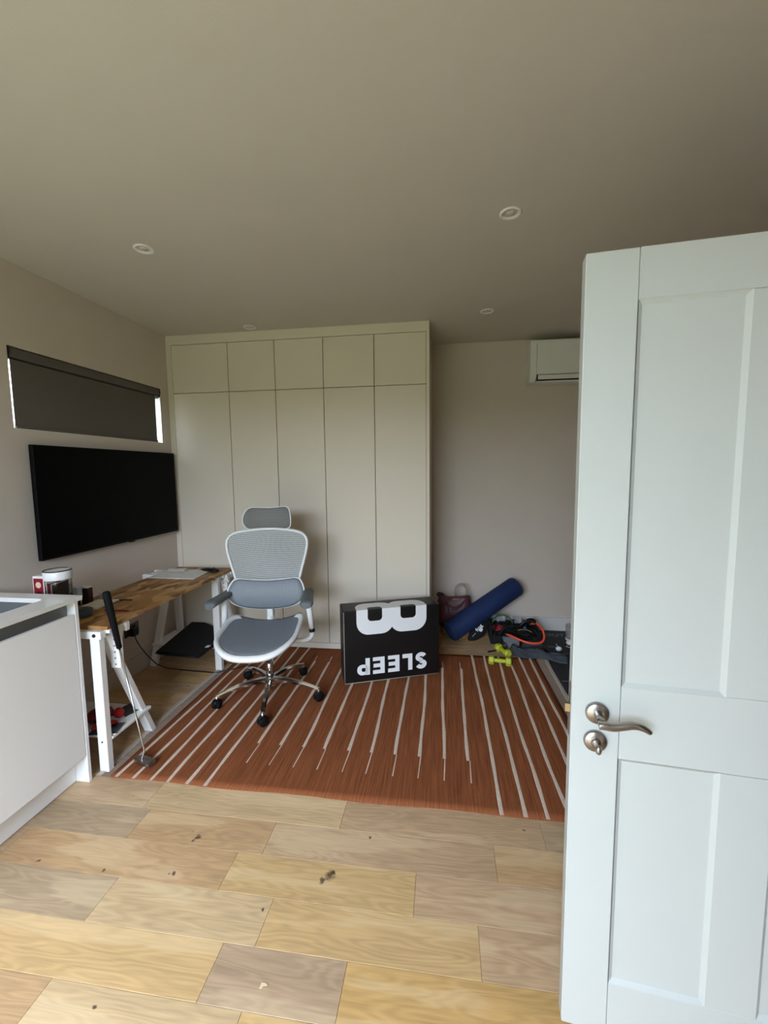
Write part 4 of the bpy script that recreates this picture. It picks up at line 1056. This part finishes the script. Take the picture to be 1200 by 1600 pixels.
bm = nb(); lathe(bm, [(0, -.012), (.014, -.010), (.017, 0), (.014, .010), (0, .012)], 16, M=Matrix.Rotation(PI/2, 4, 'X')); obj('clip_disc', bm, mat('clip_blue', (28, 80, 130), .4), t)
bm = nb(); cyl(bm, (0, -.013, 0), (0, -.018, 0), .006, n=12); obj('clip_stud', bm, m_black, t)

# grey padded cuff
t = thing('grey_padded_cuff', 'light grey padded cuff with black straps leaning on the crate', 'strap cuff', (2.785, .17, 0))
bm = nb(); pts = [(-.068, .092), (-.04, .086), (.0, .082), (.04, .085), (.062, .078), (.066, .04), (.06, .008), (-.045, .003), (-.052, .03)]
prism(bm, pts, 'y', -.012, .012); bmesh.ops.bevel(bm, geom=list(bm.edges), offset=.006, segments=2, affect='EDGES')
for v in bm.verts: v.co.y += .35*v.co.z+.02*math.cos(v.co.x*25)
obj('pad', bm, m_greyfab, t)
bm = nb(); tube(bm, smooth_closed([(-.075, -.03, .012), (-.078, -.01, .05), (-.045, -.02, .055), (-.042, -.03, .015)], 2), .006, 8, closed=True); obj('d_ring', bm, m_black, t)
bm = nb(); tube(bm, [(.068, .0, .005), (.072, .02, .05), (.064, .03, .085)], .006, 8, flat=.4); obj('side_strap', bm, m_fabblk, t)
t = thing('black_strap_end', 'stiff black strap end poking over the floor by the rear dumbbell', 'strap', (2.64, .105, .0))
bm = nb(); box(bm, -.055, .055, -.008, .008, 0, .008, bev=.002, M=Matrix.Rotation(.45, 4, 'Z')); obj('strap_tip', bm, m_fabblk, t)
bm = nb(); box(bm, .02, .03, -.004, .004, .0082, .0095, bev=.001, M=Matrix.Rotation(.45, 4, 'Z')); obj('stitching', bm, m_black, t)
t = thing('black_floor_strap', 'thin black strap running down over the black mat', 'strap', (3.05, .12, .0))
bm = nb(); tube(bm, [(-.03, .10, .022), (.0, .02, .017), (.02, -.07, .017)], .006, 8, flat=.5); obj('strap_band', bm, m_fabblk, t)
bm = nb(); tube(bm, [(.02, -.07, .017), (.022, -.078, .017)], .0075, 8, flat=.6); obj('strap_tip', bm, m_black, t)

# dumbbells
def dumbbell(loc, rz, label, tilt=0):
    t = thing('dumbbell', label, 'dumbbell', loc, rz, 'lime dumbbells')
    bm = nb(); Mr = Matrix.Translation((0, 0, .030)) @ Matrix.Rotation(PI/2, 4, 'Y')
    lathe(bm, [(.0135, -.042), (.0155, -.02), (.0165, 0), (.0155, .02), (.0135, .042)], 16, M=Mr); obj('grip', bm, m_lime, t)
    for s in (-1, 1):
        bm = nb(); Mh = Mr @ Matrix.Rotation(PI/6, 4, 'Z')
        lathe(bm, [(0, s*.040), (.024, s*.040), (.033, s*.046), (.0335, s*.074), (.026, s*.082), (.018, s*.082), (.016, s*.080), (0, s*.080)], 6, M=Mh, smooth=False)
        h = obj('weight_head', bm, m_lime, t)
        bm = nb(); Mt = Matrix.Translation((s*.0806, 0, .030)) @ (Matrix(((0, 0, 1, 0), (1, 0, 0, 0), (0, 1, 0, 0), (0, 0, 0, 1))) if s > 0 else Matrix(((0, 0, -1, 0), (-1, 0, 0, 0), (0, 1, 0, 0), (0, 0, 0, 1))))
        o = text_obj('number', '2', .028, mat('pale_lime', (226, 232, 160), .5), h, Mt, .0006)
    return t
dumbbell((2.655, -.145, .0075), -.15, 'lime dumbbell lying across the rug edge in front')
dumbbell((2.705, .06, .0), math.radians(-64), 'lime dumbbell pointing at the camera behind the front one')

# towel
t = thing('slate_towel', 'crumpled slate grey towel between the crate and the black mat', 'towel', (2.97, .05, .0))
bm = nb()
def tw(u, v):
    x = -.19+.37*u; wv = .07*(1-.45*u)+.02*math.sin(9*u)
    y = .05-.16*u + (v-.5)*2*wv
    z = .008+.040*math.sin(PI*v)**.8*(1-.35*u)*(1+.35*math.sin(13*u+4*v))+.012*max(0, math.sin(22*v+7*u))*math.sin(PI*v)
    return Vector((x, y, z + (.012 if u > .45 else 0)))
grid(bm, tw, 40, 26); obj('towel_cloth', bm, m_towel, t, solid=.005)
bm = nb(); tube(bm, [tw(u/20, .28)+Vector((0, 0, .008)) for u in range(2, 17)], .007, 6); obj('towel_hem', bm, m_towel, t)
t = thing('grey_sports_bag', 'dark grey folded bag under the orange tube', 'bag', (2.94, .175, 0))
bm = nb(); box(bm, -.07, .085, -.03, .045, 0, .058, bev=.016, seg=3)
for v in bm.verts: v.co.y += .25*v.co.z; v.co.x += .008*math.sin(40*v.co.z)
obj('bag_body', bm, mat('dark_slate_fabric', (58, 62, 68), .9, bump=.4, bscale=200), t)
bm = nb(); tube(bm, [(-.06, -.026, .04), (.0, -.029, .036), (.075, -.026, .042)], .003, 6); obj('zip', bm, m_black, t)

# black exercise mat with printing
t = thing('black_exercise_mat', 'black exercise mat with small white printing partly behind the door', 'exercise mat', (3.4, .0, 0))
bm = nb(); prism(bm, [(-.335, .585), (.50, .585), (.50, -.70), (-.36, -.70), (-.372, -.15)], 'z', 0.0005, .012); obj('mat_body', bm, m_matblk, t)
bm = nb(); tube(bm, [(-.372, -.15, .010), (-.336, .57, .010)], .004, 6); obj('mat_edge', bm, m_black, t)
text_obj('printed_word', 'OUT', .085, mat('mat_print', (150, 154, 158), .7), t, Matrix.Translation((-.205, .475, .0128)) @ Matrix.Scale(1, 4), .0004, -.0018)
bm = nb()
for (x, y, a) in ((-.285, .22, .0), (-.33, -.36, .1), (-.2, .1, 0), (-.12, -.2, 0)): box(bm, x-.03, x+.03, y-.002, y+.002, .0122, .0129)
obj('printed_dash', bm, mat('mat_print', (150, 154, 158), .7), t)

t = thing('white_ball', 'small pale round ball-like disc lying alone on the black mat', 'ball', (3.146, .135, .0128))
bm = nb(); ell(bm, (0, 0, .020), (.024, .018, .020)); obj('ball_body', bm, mat('pale_disc', (205, 222, 230), .5), t)
bm = nb(); tube(bm, [(-.008, .010, .038), (-.016, .02, .052)], .003, 6); obj('cord_stub', bm, mat('pinkish', (190, 160, 160), .6), t)

t = thing('clear_plastic_bottle', 'clear plastic shaker cup standing on the mat at the door edge', 'cup', (3.305, .36, .0125))
bm = nb(); lathe(bm, [(0, .001), (.042, .001), (.045, .01), (.049, .135), (.047, .135), (.043, .012), (0, .006)], 28); obj('cup_body', bm, mat('smoky_plastic', (176, 170, 172), .12, alpha=.42), t)
bm = nb(); lathe(bm, [(.0452, .012), (.0475, .012), (.0475, .026), (.0458, .026)], 28); obj('base_band', bm, m_plastic, t)
t = thing('white_earphone_case', 'small rounded white case beside the clear cup on the mat', 'case', (3.268, .27, .0125))
bm = nb(); ell(bm, (0, 0, .02), (.03, .028, .02)); obj('case_body', bm, m_plastic, t)
bm = nb(); tube(bm, [(-.025, -.02, .003), (-.04, -.04, .003), (-.02, -.055, .003), (.02, -.055, .003)], .002, 6); obj('cord', bm, m_plastic, t)

t = thing('wood_chip', 'tiny pale paper scrap on the grey-brown plank in the foreground', 'scrap', (1.731, -2.262, .0003))
bm = nb(); prism(bm, [(-.009, -.008), (-.004, -.009), (.0, -.001), (.011, .001), (.006, .006), (-.008, .006)], 'z', 0, .0012); obj('torn_flake', bm, m_cream, t)
# crumbs on the rug
for i, (x, y) in enumerate(((2.262, -1.455), (2.245, -1.44), (2.265, -1.44))):
    pass

# ------------------------------------------------------------------ the open door
dr = bpy.data.objects.new('door_1', None); COL.objects.link(dr); dr.location = (2.544, -2.243, 0); dr.rotation_euler = (0, 0, -.104)
dr['kind'] = 'structure'; dr['label'] = 'white panelled door standing open at the right edge'
DW, DT, Z0, Z1 = .742, .04, .013, 1.925
g = .0006
u1, u2, u3, u4 = .108, .318, .424, .634
zA, zB, zC, zD = .160, .762, .943, 1.817
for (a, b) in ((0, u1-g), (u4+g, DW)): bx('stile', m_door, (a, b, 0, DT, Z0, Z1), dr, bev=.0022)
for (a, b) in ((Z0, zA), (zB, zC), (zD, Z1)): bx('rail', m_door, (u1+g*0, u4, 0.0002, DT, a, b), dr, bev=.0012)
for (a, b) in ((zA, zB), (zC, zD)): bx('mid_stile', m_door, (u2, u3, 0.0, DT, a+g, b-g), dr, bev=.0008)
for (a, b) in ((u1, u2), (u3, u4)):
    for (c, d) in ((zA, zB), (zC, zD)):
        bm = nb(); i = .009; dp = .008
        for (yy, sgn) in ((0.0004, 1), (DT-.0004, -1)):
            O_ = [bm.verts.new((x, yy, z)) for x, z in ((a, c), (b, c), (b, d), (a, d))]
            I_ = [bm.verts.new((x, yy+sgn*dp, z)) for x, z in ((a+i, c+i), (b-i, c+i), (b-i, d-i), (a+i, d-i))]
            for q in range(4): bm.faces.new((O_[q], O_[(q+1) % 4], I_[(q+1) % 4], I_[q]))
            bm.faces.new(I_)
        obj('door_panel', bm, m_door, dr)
# lever handle, thumb-turn, latch
hz = .874; lz = .803
def rose(x, z, name):
    bm = nb(); lathe(bm, [(0, .0), (.0265, .0), (.0265, .006), (.0235, .0095), (0, .0100)], 32, M=Matrix.Translation((x, 0, z)) @ Matrix.Rotation(PI/2, 4, 'X'))
    return obj(name, bm, m_steel, dr)
h = rose(.057, hz, 'handle_rose')
bm = nb(); tube(bm, [(.057, -.008, hz), (.057, -.03, hz), (.057, -.052, hz)], [.0095, .0085, .0095], 16); obj('handle_neck', bm, m_steel, h)
bm = nb(); tube(bm, smooth_closed([(.050, -.054, hz), (.058, -.056, hz+.001), (.075, -.057, hz-.002), (.098, -.056, hz+.001), (.122, -.055, hz+.004), (.145, -.053, hz+.001), (.160, -.050, hz-.008), (.168, -.047, hz-.014)], 2, False), [.0095]*4+[.0098]*4+[.0085]*10+[.0075]*4+[.006]*8, 14, flat=1.0) if False else None
lp = smooth_closed([(.048, -.056, hz), (.060, -.057, hz+.001), (.078, -.057, hz-.001), (.098, -.056, hz+.004), (.118, -.055, hz+.009), (.136, -.053, hz+.006), (.148, -.050, hz-.001), (.156, -.047, hz-.008)], 2, False)
rad = [.0096-.0036*(i/(len(lp)-1))+.0012*math.sin(PI*i/(len(lp)-1)) for i in range(len(lp))]; rad[0] = .005; rad[-1] = .003
tube(bm, lp, rad, 14); obj('lever', bm, m_steel, h)
k_ = rose(.055, lz, 'lock_rose')
bm = nb(); tube(bm, [(.055, -.009, lz), (.055, -.016, lz), (.055, -.016, lz), (.055, -.03, lz)], [.011, .010, .0075, .0065], 16)
ell(bm, (.055, -.036, lz-.002), (.0075, .0075, .0115)); obj('thumb_turn', bm, m_steel, k_)
bx('latch_plate', m_steel, (-.0009, .0003, .013, .027, hz-.075, hz+.06), dr)
bm = nb(); prism(bm, [(-.0012, .013), (-.012, .014), (-.012, .018), (-.0012, .027)], 'z', hz-.014, hz+.006); o = obj('latch_bolt', bm, m_brass, dr)
# hinges and frame
for z in (.25, 1.0, 1.7):
    bm = nb(); cyl(bm, (DW+.004, DT+.002, z-.05), (DW+.004, DT+.002, z+.05), .006, n=12); obj('hinge', bm, m_steel, dr)
struct('trim_1', [(3.295, 3.425, -2.372, -2.34, 0, 1.975), (3.295, 3.425, -3.14, -3.108, 0, 1.975), (3.295, 3.425, -3.14, -2.34, 1.945, 1.975)], m_trim)
# tall glazed doors' frame behind the camera
fd = struct('window_2', [(.3, .35, YF-.1, YF-.03, 0, 2.2), (2.10, 2.15, YF-.1, YF-.03, 0, 2.2), (.35, 2.10, YF-.1, YF-.03, 2.15, 2.2), (.35, 2.10, YF-.1, YF-.03, 0, .04)], mat('door_frame_grey', (90, 92, 94), .5))
